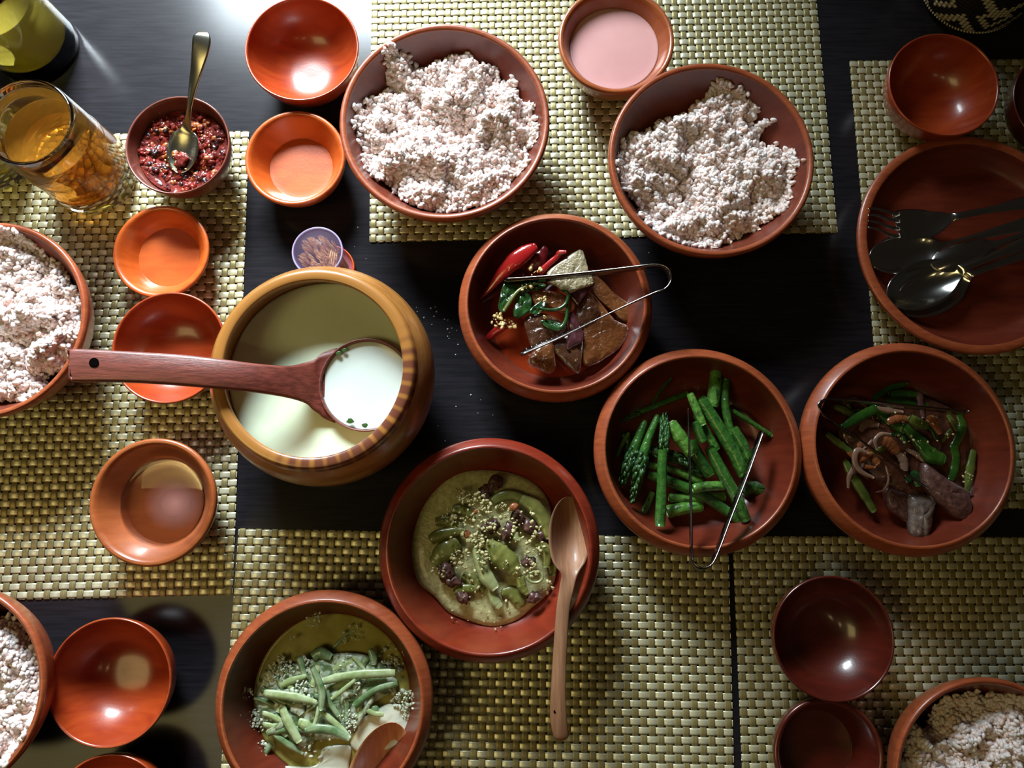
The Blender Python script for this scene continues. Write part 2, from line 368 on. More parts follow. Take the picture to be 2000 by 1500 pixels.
def placemat(cx, cy, wid, hei, rot, label):
    nx = round(wid / PITCH); ny = round(hei / PITCH); wid = nx * PITCH; hei = ny * PITCH
    r = empty('placemat', (cx, cy, 0), label, 'placemat', 'woven gold placemats'); r.rotation_euler = (0, 0, rot)
    warp = [strand_mesh(hei, ny, p, 1, 'warp_strand', M['warp']) for p in (0, 1)]
    weft = [strand_mesh(wid, nx, p, 0, 'weft_strand', M['weft']) for p in (1, 0)]
    for i in range(nx):
        o = bpy.data.objects.new('warp_strand', warp[i % 2]); scene.collection.objects.link(o); o.parent = r
        o.location = (-wid / 2 + (i + .5) * PITCH, 0, 0)
    for j in range(ny):
        o = bpy.data.objects.new('weft_strand', weft[j % 2]); scene.collection.objects.link(o); o.parent = r
        o.location = (0, -hei / 2 + (j + .5) * PITCH, 0)
    return r
D = math.radians
def mat_at(cornerpx, cx_sign, cy_sign, wid, hei, rot, label):
    """placed by one real corner on the table"""
    c = P(*cornerpx); hx, hy = cx_sign * wid / 2, cy_sign * hei / 2
    ca, sa = math.cos(rot), math.sin(rot)
    return placemat(c[0] - (hx * ca - hy * sa), c[1] - (hx * sa + hy * ca), wid, hei, rot, label)
mat_at((722, 474), -1, -1, .4514, .333, D(1.2), 'gold woven placemat under the two biggest rice bowls, bright with window glare')
mat_at((1658, 120), -1, 1, .333, .444, D(.6), 'gold woven placemat under the plate of cutlery')
mat_at((487, 257), 1, 1, .333, .444, D(1.2), 'gold woven placemat under the small bowls beside the beer glasses')
mat_at((467, 1032), -1, 1, .4440, .333, D(-1.1), 'gold woven placemat under the wooden spoon handle and cheese stew dish')
mat_at((1430, 1047), -1, 1, .4514, .333, D(-.2), 'gold woven placemat under the two dark red bowls, dim and brownish')

# ------------------------------------------------------------------ bowls
def bowl(px, py, wpx, z, label, kind='round', mats=('red', 'red'), base=.0022, name='bowl', seg=112, cat='bowl', group=None, floor=None):
    R = wpx / 2 * S(py, z); c = P(px, py, z); Hh = z - base
    cc = (c[0], c[1], base)
    if kind == 'round':       # thin round cup-like bowl on a foot ring
        inn = [(0, .20), (.25, .205), (.45, .25), (.65, .37), (.82, .58), (.92, .80), (.955, .96), (.965, .985)]
        out = [(.985, 1.0), (1.0, .985), (1.0, .95), (.975, .80), (.90, .55), (.76, .33), (.58, .18), (.47, .13), (.45, .10), (.46, .0), (.38, 0), (.37, .06), (0, .06)]
    elif kind == 'flat':      # flat disc floor with a crease, sloping sides and rounded lip
        inn = [(0, floor or .40), (.40, floor or .40), (.62, (floor or .40) + .005), (.655, (floor or .40) + .03), (.74, .62), (.82, .80), (.88, .93), (.92, .985)]
        out = [(.955, 1.0), (.985, .985), (1.0, .94), (.985, .86), (.92, .62), (.80, .38), (.64, .18), (.52, .10), (.50, .0), (.42, 0), (.40, .06), (0, .06)]
    elif kind == 'rice':      # deep bowl, upright sides, slim rounded lip
        inn = [(0, .16), (.3, .165), (.5, .22), (.65, .35), (.78, .55), (.87, .77), (.925, .93), (.935, .965)]
        out = [(.945, .99), (.965, 1.0), (.985, .995), (1.0, .96), (.992, .90), (.945, .72), (.86, .52), (.74, .33), (.60, .18), (.52, .12), (.50, 0), (.43, 0), (.41, .06), (0, .06)]
    elif kind == 'dish':      # broad flat dish with an angled collar outside its lip
        inn = [(0, .24), (.45, .245), (.62, .27), (.74, .36), (.82, .58), (.87, .84), (.893, .975)]
        out = [(.903, 1.0), (.915, .998), (.93, .985), (.975, .91), (.995, .86), (1.0, .80), (.985, .66), (.94, .48), (.84, .28), (.70, .16), (.60, .12), (.58, 0), (.50, 0), (.48, .05), (0, .05)]
    elif kind == 'plate':
        inn = [(0, .42), (.5, .42), (.74, .44), (.82, .54), (.88, .74), (.91, .92), (.92, .97)]
        out = [(.93, .99), (.96, 1.0), (.99, .97), (1.0, .90), (.98, .72), (.92, .45), (.80, .24), (.62, .14), (.60, 0), (.52, 0), (.5, .07), (0, .07)]
    prof_i = catmull(inn, len(inn) * 4); prof_o = catmull(out, len(out) * 3)
    b = MB()
    def put(p, mi): vv, ff = lathe([(max(r_, 0) * R, h_ * Hh) for r_, h_ in p], cc, seg); b.add(vv, ff, mi)
    k = 5
    rim = np.vstack([prof_i[-1:], prof_o[:k * 3]]); rest = prof_o[k * 3 - 1:]
    if kind in ('round',): rim = np.vstack([prof_i[-1:], prof_o[:6]]); rest = prof_o[5:]
    # one closed surface with three material bands
    allp = np.vstack([prof_i, rim[1:], rest[1:]])
    vv, ff = lathe([(max(r_, 0) * R, h_ * Hh) for r_, h_ in allp], cc, seg)
    b.add(vv, ff)
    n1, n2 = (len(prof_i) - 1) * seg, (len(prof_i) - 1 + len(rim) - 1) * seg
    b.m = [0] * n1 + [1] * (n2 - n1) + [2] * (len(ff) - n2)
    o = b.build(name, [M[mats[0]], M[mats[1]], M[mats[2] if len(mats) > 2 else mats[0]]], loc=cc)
    tag(o, label, cat, group)
    zr = np.array([(max(r_, 0) * R, base + h_ * Hh) for r_, h_ in prof_i])
    return dict(o=o, c=c, R=R, zin=lambda r: np.interp(r, zr[:, 0], zr[:, 1]), rin=lambda z_: np.interp(z_, zr[:, 1], zr[:, 0]))

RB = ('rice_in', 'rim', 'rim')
bA = bowl(868, 233, 412, .075, 'large wooden rice bowl directly above the chili and radish dish, brightest in window light', 'rice', RB)
bB = bowl(1390, 307, 403, .075, 'large wooden rice bowl beside the cup of pink drink', 'rice', RB)
bC = bowl(-30, 622, 396, .075, 'large wooden rice bowl beneath the end of the ladle handle', 'rice', RB)
bD = bowl(-120, 1350, 412, .075, 'large wooden rice bowl beside the red bowl on bare table', 'rice', RB, base=0)
bE = bowl(1944, 1530, 392, .075, 'large wooden rice bowl beside the lower dark red bowl, in shade', 'rice', RB)
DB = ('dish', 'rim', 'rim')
bF = bowl(1086, 592, 384, .062, 'wooden dish holding red chilies and amber radish slices', 'dish', DB, base=0, cat='dish')
bG = bowl(955, 1072, 438, .062, 'red wooden dish of cheesy green chili stew with wooden spoon on its lip', 'dish', ('stewdish', 'stewdish', 'dish'), cat='dish')
bH = bowl(1368, 879, 412, .058, 'wooden dish of green asparagus with tongs', 'dish', DB, base=0, cat='dish')
bI = bowl(1785, 873, 424, .058, 'wooden dish of dark fried fish and green peppers', 'dish', DB, base=0, cat='dish')
bJ = bowl(628, 1377, 432, .060, 'wooden dish of creamy cucumber sticks', 'dish', ('dish', 'rim', 'dish'), cat='dish')
bK = bowl(1900, 473, 446, .034, 'wide shallow wooden plate holding steel forks and spoons', 'plate', ('dish', 'rim', 'dish'), cat='plate', name='plate')
ba = bowl(589, 93, 222, .050, 'empty glossy red bowl on bare table beside the window glare', 'round', ('red', 'red'), base=0)
bb = bowl(575.5, 307, 197, .040, 'empty orange bowl with flat floor between chili paste and big rice bowl', 'flat', ('orange', 'orange'), base=0, floor=.42)
bc = bowl(346, 282, 204, .052, 'small brown bowl filled with red chili paste', 'round', ('chili_bowl', 'chili_bowl'))
bd = bowl(313.5, 490, 188, .030, 'smallest empty orange-red bowl with flat floor, below the chili paste', 'flat', ('orange', 'orange'), floor=.35)
be = bowl(329, 678, 222, .045, 'empty red bowl crossed by the ladle handle', 'round', ('red', 'red'))
bf = bowl(297, 980, 249, .046, 'brown wooden cup with wide lip and a little clear drink', 'flat', ('cup', 'cup'), floor=.42, cat='cup', name='cup')
bg = bowl(212, 1333, 244, .050, 'empty shiny red bowl with dark rim chip, on bare table', 'round', ('red', 'red'), base=0)
bh = bowl(1204, 76, 228, .055, 'brown wooden cup filled with pink milky drink', 'flat', ('cup', 'cup'), floor=.30, cat='cup', name='cup')
bi = bowl(1844, 164, 216, .052, 'empty red-orange bowl just above the cutlery plate', 'round', ('red', 'red'))
bj = bowl(2086, 196, 212, .050, 'dark red bowl cut by the picture edge, beyond the empty red-orange bowl', 'round', ('dark', 'dark'))
bk = bowl(1629, 1247, 238, .050, 'empty dark red glossy bowl, upper of the two touching', 'round', ('dark', 'dark'))
bl = bowl(1620, 1476, 216, .045, 'empty dark red bowl with flat round floor, lower of the two touching', 'flat', ('dark', 'dark'), floor=.40)
bm = bowl(210, 1594, 228, .045, 'red bowl whose rim just shows below the shiny red bowl', 'round', ('red', 'red'), base=0)
# black chip on the rim of bowl g
q = MB(); c = P(98, 1300, .0505); q.add(*ellipsoid(c, .0035, .0007, .0004, 8, 4)); q.build('rim_chip', M['black'], bg['o'])

# liquids in the cups
def disc(bw, z, m, name, label, cat, r_extra=-.0004, sag=.0006, n=96, wav=0):
    r = float(bw['rin'](z)) + r_extra; c = (bw['c'][0], bw['c'][1], z)
    b = MB(); prof = [(r, -.0012), (r, 0), (r * .97, -sag * .6), (r * .8, -sag), (r * .4, -sag), (0, -sag)]
    b.add(*lathe(prof, c, n)); b.f = [f_[::-1] for f_ in b.f]
    b.add(*lathe([(0, -.003), (r * .9, -.003), (r, -.0012)], c, n)); 
    return tag(b.build(name, m, loc=c), label, cat)
disc(bh, .040, M['pink'], 'pink_drink', 'pink milky drink filling the brown cup', 'drink')
disc(bf, .0262, M['clear'], 'clear_drink', 'shallow clear drink in the wide-lipped brown cup', 'drink')

c = (bf['c'][0], bf['c'][1], .0236)
def dregs():
    m = mat('pink_dregs', (.42, .20, .20), .5); nt = m.node_tree; b = nt.nodes['Principled BSDF']
    tc = nt.nodes.new('ShaderNodeTexCoord'); mp = nt.nodes.new('ShaderNodeMapping'); mp.inputs['Location'].default_value = (-.35, .03, 0); mp.inputs['Scale'].default_value = (36, 40, 36)
    g = nt.nodes.new('ShaderNodeTexGradient'); g.gradient_type = 'SPHERICAL'; cr = nt.nodes.new('ShaderNodeMath'); cr.operation = 'MULTIPLY'; cr.inputs[1].default_value = 1.0; cr.use_clamp = True
    nt.links.new(tc.outputs['Object'], mp.inputs[0]); nt.links.new(mp.outputs[0], g.inputs[0]); nt.links.new(g.outputs['Fac'], cr.inputs[0]); nt.links.new(cr.outputs[0], b.inputs['Alpha'])
    return m
b = MB(); r_ = float(bf['rin'](.0236)) * .9; b.add(*lathe([(0, 0), (r_ * .5, 0), (r_, 0)], c, 64)); b.f = [f_[::-1] for f_ in b.f]
tag(b.build('pink_dregs', dregs(), loc=c), 'cloudy pink dregs in the middle of the nearly empty brown cup', 'drink')
# ------------------------------------------------------------------ soup pot
PR = P(610, 717, .112); Rr = 199 * S(717, .112); PB = (PR[0], PR[1], 0)
prof_in = [(0, .012), (.045, .014), (.068, .03), (.078, .055), (.080, .075), (.0755, .095), (.0715, .106)]
prof_rim = [(.0715, .106), (.0712, .1095), (.0728, .1115), (Rr - .002, .1118), (Rr + .0005, .1095), (Rr + .002, .105)]
prof_out = [(Rr + .002, .105), (.0885, .094), (.0925, .078), (.0915, .060), (.083, .038), (.068, .018), (.060, .008), (.058, 0), (.05, 0), (.048, .006), (0, .006)]
pot = empty('soup_pot', PB, 'big honey-coloured round wooden soup pot with striped rim', 'pot')
a1, a2, a3 = catmull(prof_in, 30), catmull(prof_rim, 16), catmull(prof_out, 44)
b = MB(); b.add(*lathe(np.vstack([a1]), PB, 128)); b.add(*lathe(a3, PB, 128)); b.build('body', M['pot'], pot)
b = MB(); b.add(*lathe(a2, PB, 128)); tag(b.build('rim', M['pot_rim'], pot), 'rim with dark wooden stripes')
SOUPZ = .074
c = (PB[0], PB[1], SOUPZ); b = MB()
b.add(*lathe([(0, -.004), (.07, -.004), (.0792, -.001), (.0795, .0004), (.078, -.0002), (.06, -.0005), (.03, -.0005), (0, -.0005)], c, 96))
tag(b.build('soup', M['soup'], loc=c), 'pale cream soup in the wooden pot', 'soup')

# ladle
st = [(135, 713, .136, 30, -.001, 0), (150, 713, .1355, 32, -.001, 0), (250, 716, .132, 30, -.0015, 0), (350, 722, .1275, 30, -.002, 0), (430, 730, .1225, 29, -.002, 0),
      (500, 738, .113, 28, -.002, 0), (560, 745, .100, 31, -.0015, 0), (600, 748, .088, 42, -.001, 0), (618, 750, .083, 54, 0, 0), (632, 751, .0795, 65, 0, 0), (655, 752, .0765, 74, 0, 0)]
lad = empty('ladle', P(470, 735, SOUPZ), 'reddish wooden ladle lying across the soup pot, handle to the left', 'ladle')
b = MB(); b.add(*loft_spoon(st, [.006, .0075, .008, .008, .008, .008, .008, .008, .006], 12, 60, .7)); b.build('handle', M['ladle'], lad)
ctr = P(716, 752, .080); rl = 92 * S(752, .080)
pr = [(0, -.026), (.5, -.023), (.8, -.014), (.95, -.004), (1.0, .0015), (.985, .003), (.955, .002), (.93, -.002), (.80, -.010), (.5, -.018), (0, -.020)]
b = MB(); b.add(*lathe([(r_ * rl, z_) for r_, z_ in catmull(pr, 36)], ctr, 72)); b.build('ladle_bowl', M['ladle'], lad)
b = MB(); cc = P(183, 708, .1361); b.add(*lathe([(0, .0), (.0022, .0), (.0034, .0), (.0038, -.0002)], cc, 20)); b.f = [f_[::-1] for f_ in b.f]; tag(b.build('hanging_hole', M['black'], lad), 'small round black hole in the handle end')
b = MB(); b.add(*lathe([(0, -.004), (rl * .9, -.004), (rl * .945, -.0005), (rl * .93, -.0009), (rl * .5, -.0012), (0, -.0012)], ctr, 72))
tag(b.build('ladled_soup', M['soup2'], loc=tuple(ctr)), 'whiter soup filling the bowl of the ladle', 'soup')
for k, (x, y, yaw, s_, lb) in enumerate(((662, 690, .6, 5.5, 'green herb flake at the upper edge of the ladle bowl'), (673, 684, .5, 5, 'second green herb flake at the upper edge of the ladle bowl'), (684, 822, 1.2, 7, 'larger green herb flake at the lower edge of the ladle bowl'), (713, 831, .3, 6, 'wet green herb flake at the lowest point of the ladle rim'))):
    c = P(x, y, .0818); u = s_ * S(y, .0818); b = MB()
    pts = [(c[0] + u * math.cos(a + yaw) * (1 + .3 * math.sin(3 * a)), c[1] + u * .8 * math.sin(a + yaw)) for a in np.linspace(0, 6.283, 9)[:-1]]
    b.add(*slab(pts, c[2], .0006, 16, .0006)); tag(b.build('herb_flake', M['herb']), lb, 'herb', 'herb flakes on the ladle')

# ------------------------------------------------------------------ rice
def poly_dist(pt, poly):
    a = poly; b_ = np.roll(poly, -1, 0); d = np.full(len(pt), 1e9); inside = np.zeros(len(pt), bool)
    for p, q in zip(a, b_):
        e = q - p; t_ = np.clip(((pt - p) @ e) / (e @ e + 1e-12), 0, 1); d = np.minimum(d, np.linalg.norm(pt - (p + t_[:, None] * e), axis=1))
        cond = ((p[1] > pt[:, 1]) != (q[1] > pt[:, 1])) & (pt[:, 0] < (q[0] - p[0]) * (pt[:, 1] - p[1]) / (q[1] - p[1] + 1e-15) + p[0])
        inside ^= cond
    return np.where(inside, d, -d)
def grain_template():
    rings = [(-1, 0), (-.78, .62), (-.3, 1), (.3, 1), (.78, .62), (1, 0)]; v = []; n = 6
    for x, r in rings:
        for j in range(n): a = 2 * math.pi * j / n; v.append((x, r * math.cos(a), r * math.sin(a)))
    v = [v[0]] + v[n:-n] + [v[-1]]; f = []
    for j in range(n): f.append((0, 1 + j, 1 + (j + 1) % n))
    for i in range(3):
        for j in range(n): a = 1 + i * n; f.append((a + j, a + n + j, a + n + (j + 1) % n, a + (j + 1) % n))
    e = len(v) - 1; a = 1 + 3 * n
    for j in range(n): f.append((e, a + (j + 1) % n, a + j))
    return np.array(v), f
GV, GF = grain_template()
def scatter_grains(pos, L, R_, pitch=.7, seed=0, lvar=.25):
    r = np.random.default_rng(seed); N = len(pos); yaw = r.random(N) * 6.283; pt = (r.random(N) - .5) * 2 * pitch
    cy, sy, cp, sp = np.cos(yaw), np.sin(yaw), np.cos(pt), np.sin(pt)
    Rm = np.zeros((N, 3, 3)); Rm[:, 0, 0] = cy * cp; Rm[:, 1, 0] = sy * cp; Rm[:, 2, 0] = sp
    Rm[:, 0, 1] = -sy; Rm[:, 1, 1] = cy; Rm[:, 0, 2] = -cy * sp; Rm[:, 1, 2] = -sy * sp; Rm[:, 2, 2] = cp
    sc = 1 + (r.random(N) - .5) * 2 * lvar
    loc = GV * np.array([L / 2, R_, R_]); v = np.einsum('nij,kj->nki', Rm, loc) * sc[:, None, None] + pos[:, None, :]
    return v.reshape(-1, 3), N
def grains_mesh(mb_v, N, extra_v, extra_f, name, mats, loc, gm=None):
    nv = len(GV); F4 = []
    fa = np.concatenate([np.array(f_, int) for f_ in GF]); ls = np.array([len(f_) for f_ in GF])
    loops = (fa[None, :] + (np.arange(N) * nv)[:, None]).ravel(); totals = np.tile(ls, N)
    ev = np.array(extra_v).reshape(-1, 3); 
    if len(extra_f):
        el = np.concatenate([np.array(f_, int) for f_ in extra_f]) + N * nv; et = np.array([len(f_) for f_ in extra_f])
        loops = np.concatenate([loops, el]); totals = np.concatenate([totals, et])
    v = np.vstack([mb_v, ev]) - np.array(loc)
    me = bpy.data.meshes.new(name); me.vertices.add(len(v)); me.vertices.foreach_set('co', v.ravel())
    me.loops.add(len(loops)); me.loops.foreach_set('vertex_index', loops.astype(np.int32))
    me.polygons.add(len(totals)); st_ = np.concatenate([[0], np.cumsum(totals)[:-1]]).astype(np.int32)
    me.polygons.foreach_set('loop_start', st_); me.polygons.foreach_set('loop_total', totals.astype(np.int32))
    me.polygons.foreach_set('use_smooth', np.ones(len(totals), bool))
    for m in mats: me.materials.append(m)
    mi = np.zeros(len(totals), np.int32); ng = len(GF)
    if gm is not None: mi[:N * ng] = np.repeat(gm, ng)
    mi[N * ng:] = len(mats) - 1
    me.polygons.foreach_set('material_index', mi); me.update(calc_edges=True); me.validate()
    o = bpy.data.objects.new(name, me); scene.collection.objects.link(o); o.location = loc
    return o
def rice(bw, outline, zt, label, N=5200, seed=1, bumps=(), slope=(0, 0), rough=.016):
    poly = np.array([P(x, y, zt)[:2] for x, y in outline]); poly = catmull_closed(poly, 90)
    lo, hi = poly.min(0), poly.max(0); r = np.random.default_rng(seed)
    cx, cy = bw['c'][0], bw['c'][1]
    def height(p):
        d = poly_dist(p, poly); d2 = d + (fbm(p[:, 0] * 260 + seed, p[:, 1] * 260) - .5) * .012
        rr = np.hypot(p[:, 0] - cx, p[:, 1] - cy); zi = bw['zin'](np.minimum(rr, bw['R'] * .93))
        k = np.clip((d2 + .002) / .017, 0, 1); k = 1 - (1 - k) ** 2
        n1 = fbm(p[:, 0] * 55 + seed * 3, p[:, 1] * 55 + seed, 3) - .5
        n2 = np.abs(fbm(p[:, 0] * 90 + 9 * seed, p[:, 1] * 90 + 2, 2) - .5) * 2
        n3 = fbm(p[:, 0] * 190 + 9 * seed, p[:, 1] * 190 + 2, 2) - .5
        top = zt - .004 + n1 * rough * 1.9 - (1 - np.minimum(1, n2 * 3.2)) * rough * .42 + n3 * .005 + (p[:, 0] - cx) * slope[0] + (p[:, 1] - cy) * slope[1]
        for (bx, by, br, bh_) in bumps:
            q = P(bx, by, zt); s_ = br * S(by, zt); top = top + bh_ * np.exp(-((p[:, 0] - q[0]) ** 2 + (p[:, 1] - q[1]) ** 2) / s_ ** 2)
        return zi + .002 + np.maximum(top - zi, .002) * k, d2, zi
    pts = r.random((N * 3, 2)) * (hi - lo + .006) + lo - .003
    h, d, zi = height(pts); ok = d > .0004; pts, h, zi = pts[ok][:N], h[ok][:N], zi[ok][:N]
    z = h + r.random(len(pts)) ** 1.6 * .0036 - .0012; z = np.maximum(z, zi + .0012)
    v, n = scatter_grains(np.column_stack([pts, z]), .0056, .00165, .55, seed)
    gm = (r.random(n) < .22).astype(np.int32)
    g = 70; gx, gy = np.meshgrid(np.linspace(lo[0], hi[0], g), np.linspace(lo[1], hi[1], g)); gp = np.column_stack([gx.ravel(), gy.ravel()])
    hh, dd, zz = height(gp); zb = np.maximum(hh - .0006, zz + .0005); inside = (dd > -.001).reshape(g, g)
    f = [(i * g + j, i * g + j + 1, (i + 1) * g + j + 1, (i + 1) * g + j) for i in range(g - 1) for j in range(g - 1)
         if inside[i, j] and inside[i + 1, j] and inside[i, j + 1] and inside[i + 1, j + 1]]
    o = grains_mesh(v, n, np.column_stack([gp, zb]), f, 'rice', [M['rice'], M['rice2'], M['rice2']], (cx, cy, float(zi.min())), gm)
    return tag(o, label, 'rice', kind='stuff')
oA = [(752, 125), (775, 106), (805, 112), (830, 118), (860, 104), (900, 100), (935, 115), (965, 128), (985, 150), (1008, 150), (1018, 185), (1040, 205), (1048, 235), (1050, 262), (1035, 290), (1030, 320), (1000, 350), (985, 372), (955, 392), (900, 408), (850, 408), (800, 395), (772, 372), (765, 352), (735, 345), (712, 325), (712, 290), (692, 250), (700, 215), (718, 190), (738, 175), (750, 155)]
rice(bA, oA, .058, 'heap of pale pink rice in the brightly lit large bowl', 6400, 1, [(785, 145, 28, .003), (900, 160, 60, .004), (985, 235, 40, .004), (905, 245, 26, -.010), (865, 320, 30, .006), (880, 345, 25, -.006)])
oB = [(1345, 205), (1375, 190), (1395, 165), (1420, 172), (1445, 185), (1470, 195), (1485, 215), (1478, 232), (1508, 235), (1490, 262), (1520, 275), (1545, 300), (1555, 330), (1542, 362), (1545, 385), (1520, 415), (1480, 440), (1438, 460), (1405, 482), (1375, 478), (1350, 475), (1315, 468), (1280, 450), (1255, 420), (1245, 390), (1212, 365), (1205, 325), (1212, 285), (1240, 255), (1270, 240), (1310, 215)]
rice(bB, oB, .056, 'heap of pink rice in the large bowl beside the pink drink', 6400, 2, [(1420, 215, 40, .007), (1250, 285, 50, .004), (1365, 270, 25, -.008), (1490, 320, 40, .004), (1340, 385, 60, -.004)])
oC = [(-60, 455), (0, 448), (50, 462), (85, 492), (110, 515), (128, 545), (142, 575), (146, 620), (140, 665), (118, 700), (95, 722), (60, 735), (75, 755), (40, 782), (0, 775), (-60, 780), (-140, 720), (-160, 620), (-120, 520)]
rice(bC, oC, .060, 'heap of pink rice in the large bowl near the ladle handle', 6000, 3, [(20, 480, 50, .003), (60, 600, 40, .006), (90, 690, 30, .004), (30, 700, 30, -.008)])
oD = [(-60, 1205), (0, 1215), (30, 1245), (55, 1285), (70, 1330), (74, 1370), (66, 1420), (40, 1460), (10, 1500), (-60, 1530), (-160, 1500), (-220, 1400), (-200, 1280), (-120, 1220)]
rice(bD, oD, .062, 'heap of whitish rice in the large bowl beside the shiny red bowl', 6000, 4)
oE = [(1868, 1375), (1905, 1362), (1945, 1358), (2000, 1360), (2060, 1390), (2100, 1450), (2110, 1530), (2060, 1640), (1960, 1690), (1850, 1640), (1790, 1560), (1772, 1500), (1780, 1462), (1798, 1430), (1815, 1432), (1835, 1440), (1860, 1410)]
rice(bE, oE, .060, 'heap of rice in shadow in the large bowl beside the lower dark red bowl', 6000, 5, [(1830, 1470, 25, .004), (1870, 1430, 20, -.004)])

# ------------------------------------------------------------------ generic food pieces
def zpts(pts, f): return [f(*p) for p in pts]
def stick(pts, rad, z, m, name, label, cat, group=None, zr=None, flat=1.0, n=10, seg=18, wob=.06, tip=None, parent=None, endm=None):
    """pts in photo px; rad px (or list); z m (or list of heights along)"""
    zs = [z] * len(pts) if np.isscalar(z) else list(np.interp(np.linspace(0, 1, len(pts)), np.linspace(0, 1, len(z)), z))
    w3 = np.array([P(p[0], p[1], h) for p, h in zip(pts, zs)]); path = catmull(w3, seg)
    s_ = S(pts[0][1], zs[0]); r = [q * s_ for q in ([rad, rad] if np.isscalar(rad) else rad)]
    rr = np.interp(np.linspace(0, 1, seg), np.linspace(0, 1, len(r)), r)
    rr = rr * (1 + wob * (fbm(np.arange(seg) * .7 + pts[0][0], np.zeros(seg) + pts[0][1], 2) - .5) * 2)
    rr[0] *= .8; rr[-1] *= .8
    b = MB(); v, f = tube(path, list(rr), n, flat); b.add(v, f)
    if endm is not None: b.m[-1] = 1
    o = b.build(name, [m] + ([endm] if endm is not None else []), parent)
    if parent is None: tag(o, label, cat, group)
    return o, path, rr
def bracts(path, rr, t0, t1, m, parent, n=26, size=1.0):
    """small pointed scales hugging the end of a spear"""
    b = MB(); N = len(path)
    for k in range(n):
        u = min(.999, max(0, t0 + (t1 - t0) * (k + .5 + random.random() * 1.2 - .6) / n)); i = u * (N - 1); a = int(min(i, N - 2)); f_ = i - a
        c = path[a] * (1 - f_) + path[a + 1] * f_; r = rr[a] * (1 - f_) + rr[a + 1] * f_
        d = path[a + 1] - path[a]; d /= np.linalg.norm(d); d = d if t1 > t0 else -d
        lat = np.cross(d, (0, 0, 1.0)); lat /= np.linalg.norm(lat) + 1e-9; up = np.cross(lat, d)
        th = (k * 2.4 + random.random() * .9) % math.pi
        nrm = math.cos(th) * lat + math.sin(th) * up; sd = np.cross(d, nrm)
        base = c + nrm * r * .92; L = r * 1.35 * size; w_ = r * .55 * size
        v = [base - sd * w_ - d * L * .4, base + sd * w_ - d * L * .4, base + sd * w_ * .8 + d * L * .2, base + d * L + nrm * r * .18, base - sd * w_ * .8 + d * L * .2, base + nrm * r * .30]
        b.add(v, [(0, 1, 5), (1, 2, 5), (2, 3, 5), (3, 4, 5), (4, 0, 5), (4, 3, 2), (4, 2, 1), (4, 1, 0)])
    return b.build('tip_scales', m, parent)
def piece(pts, z, thick, m, name, label, cat, group=None, rough=.002, tilt=(0, 0), n=28, dome=.15, fr=400, zf=None):
    w2 = [P(x, y, z)[:2] for x, y in pts]
    b = MB(); b.add(*slab(w2, z, thick, n, rough, tilt, dome, fr, zf))
    return tag(b.build(name, m), label, cat, group)
def lump(x, y, z, r, m, name, label, cat, group=None, sy=.8, sz=.7, noise=.35, ns=14, nr=9):
    c = P(x, y, z); u = r * S(y, z); b = MB()
    v, f = ellipsoid(c, u, u * sy, u * sz, ns, nr, yaw=random.random() * 3)
    d = v - c; k = 1 + (fbm(d[:, 0] * 500 + x, d[:, 1] * 500 + y + d[:, 2] * 400, 3) - .5) * 2 * noise; v = c + d * k[:, None]
    b.add(v, f); return tag(b.build(name, m), label, cat, group)
def sprinkle(cl, m, name, label, cat, r=2.6, seed=5, flat=.6, parent=None):
    """cl: list of (px, py, z, spread px, count): loose tiny bits joined as stuff"""
    rnd = random.Random(seed); b = MB()
    for (x, y, z, s_, n) in cl:
        for _ in range(n):
            a = rnd.random() * 6.283; d = s_ * math.sqrt(rnd.random())
            c = P(x + d * math.cos(a), y + d * math.sin(a), z + rnd.random() * .002); u = r * (.4 + 1.15 * rnd.random() ** 2) * S(y, z)
            b.add(*ellipsoid(c, u * 1.15, u * (.6 + .4 * rnd.random()), u * flat, 8, 4, yaw=rnd.random() * 3, pitch=rnd.random() - .5, noise=.2))
    o = b.build(name, m, parent)
    return tag(o, label if parent is None else None, cat if parent is None else None, None, 'stuff')

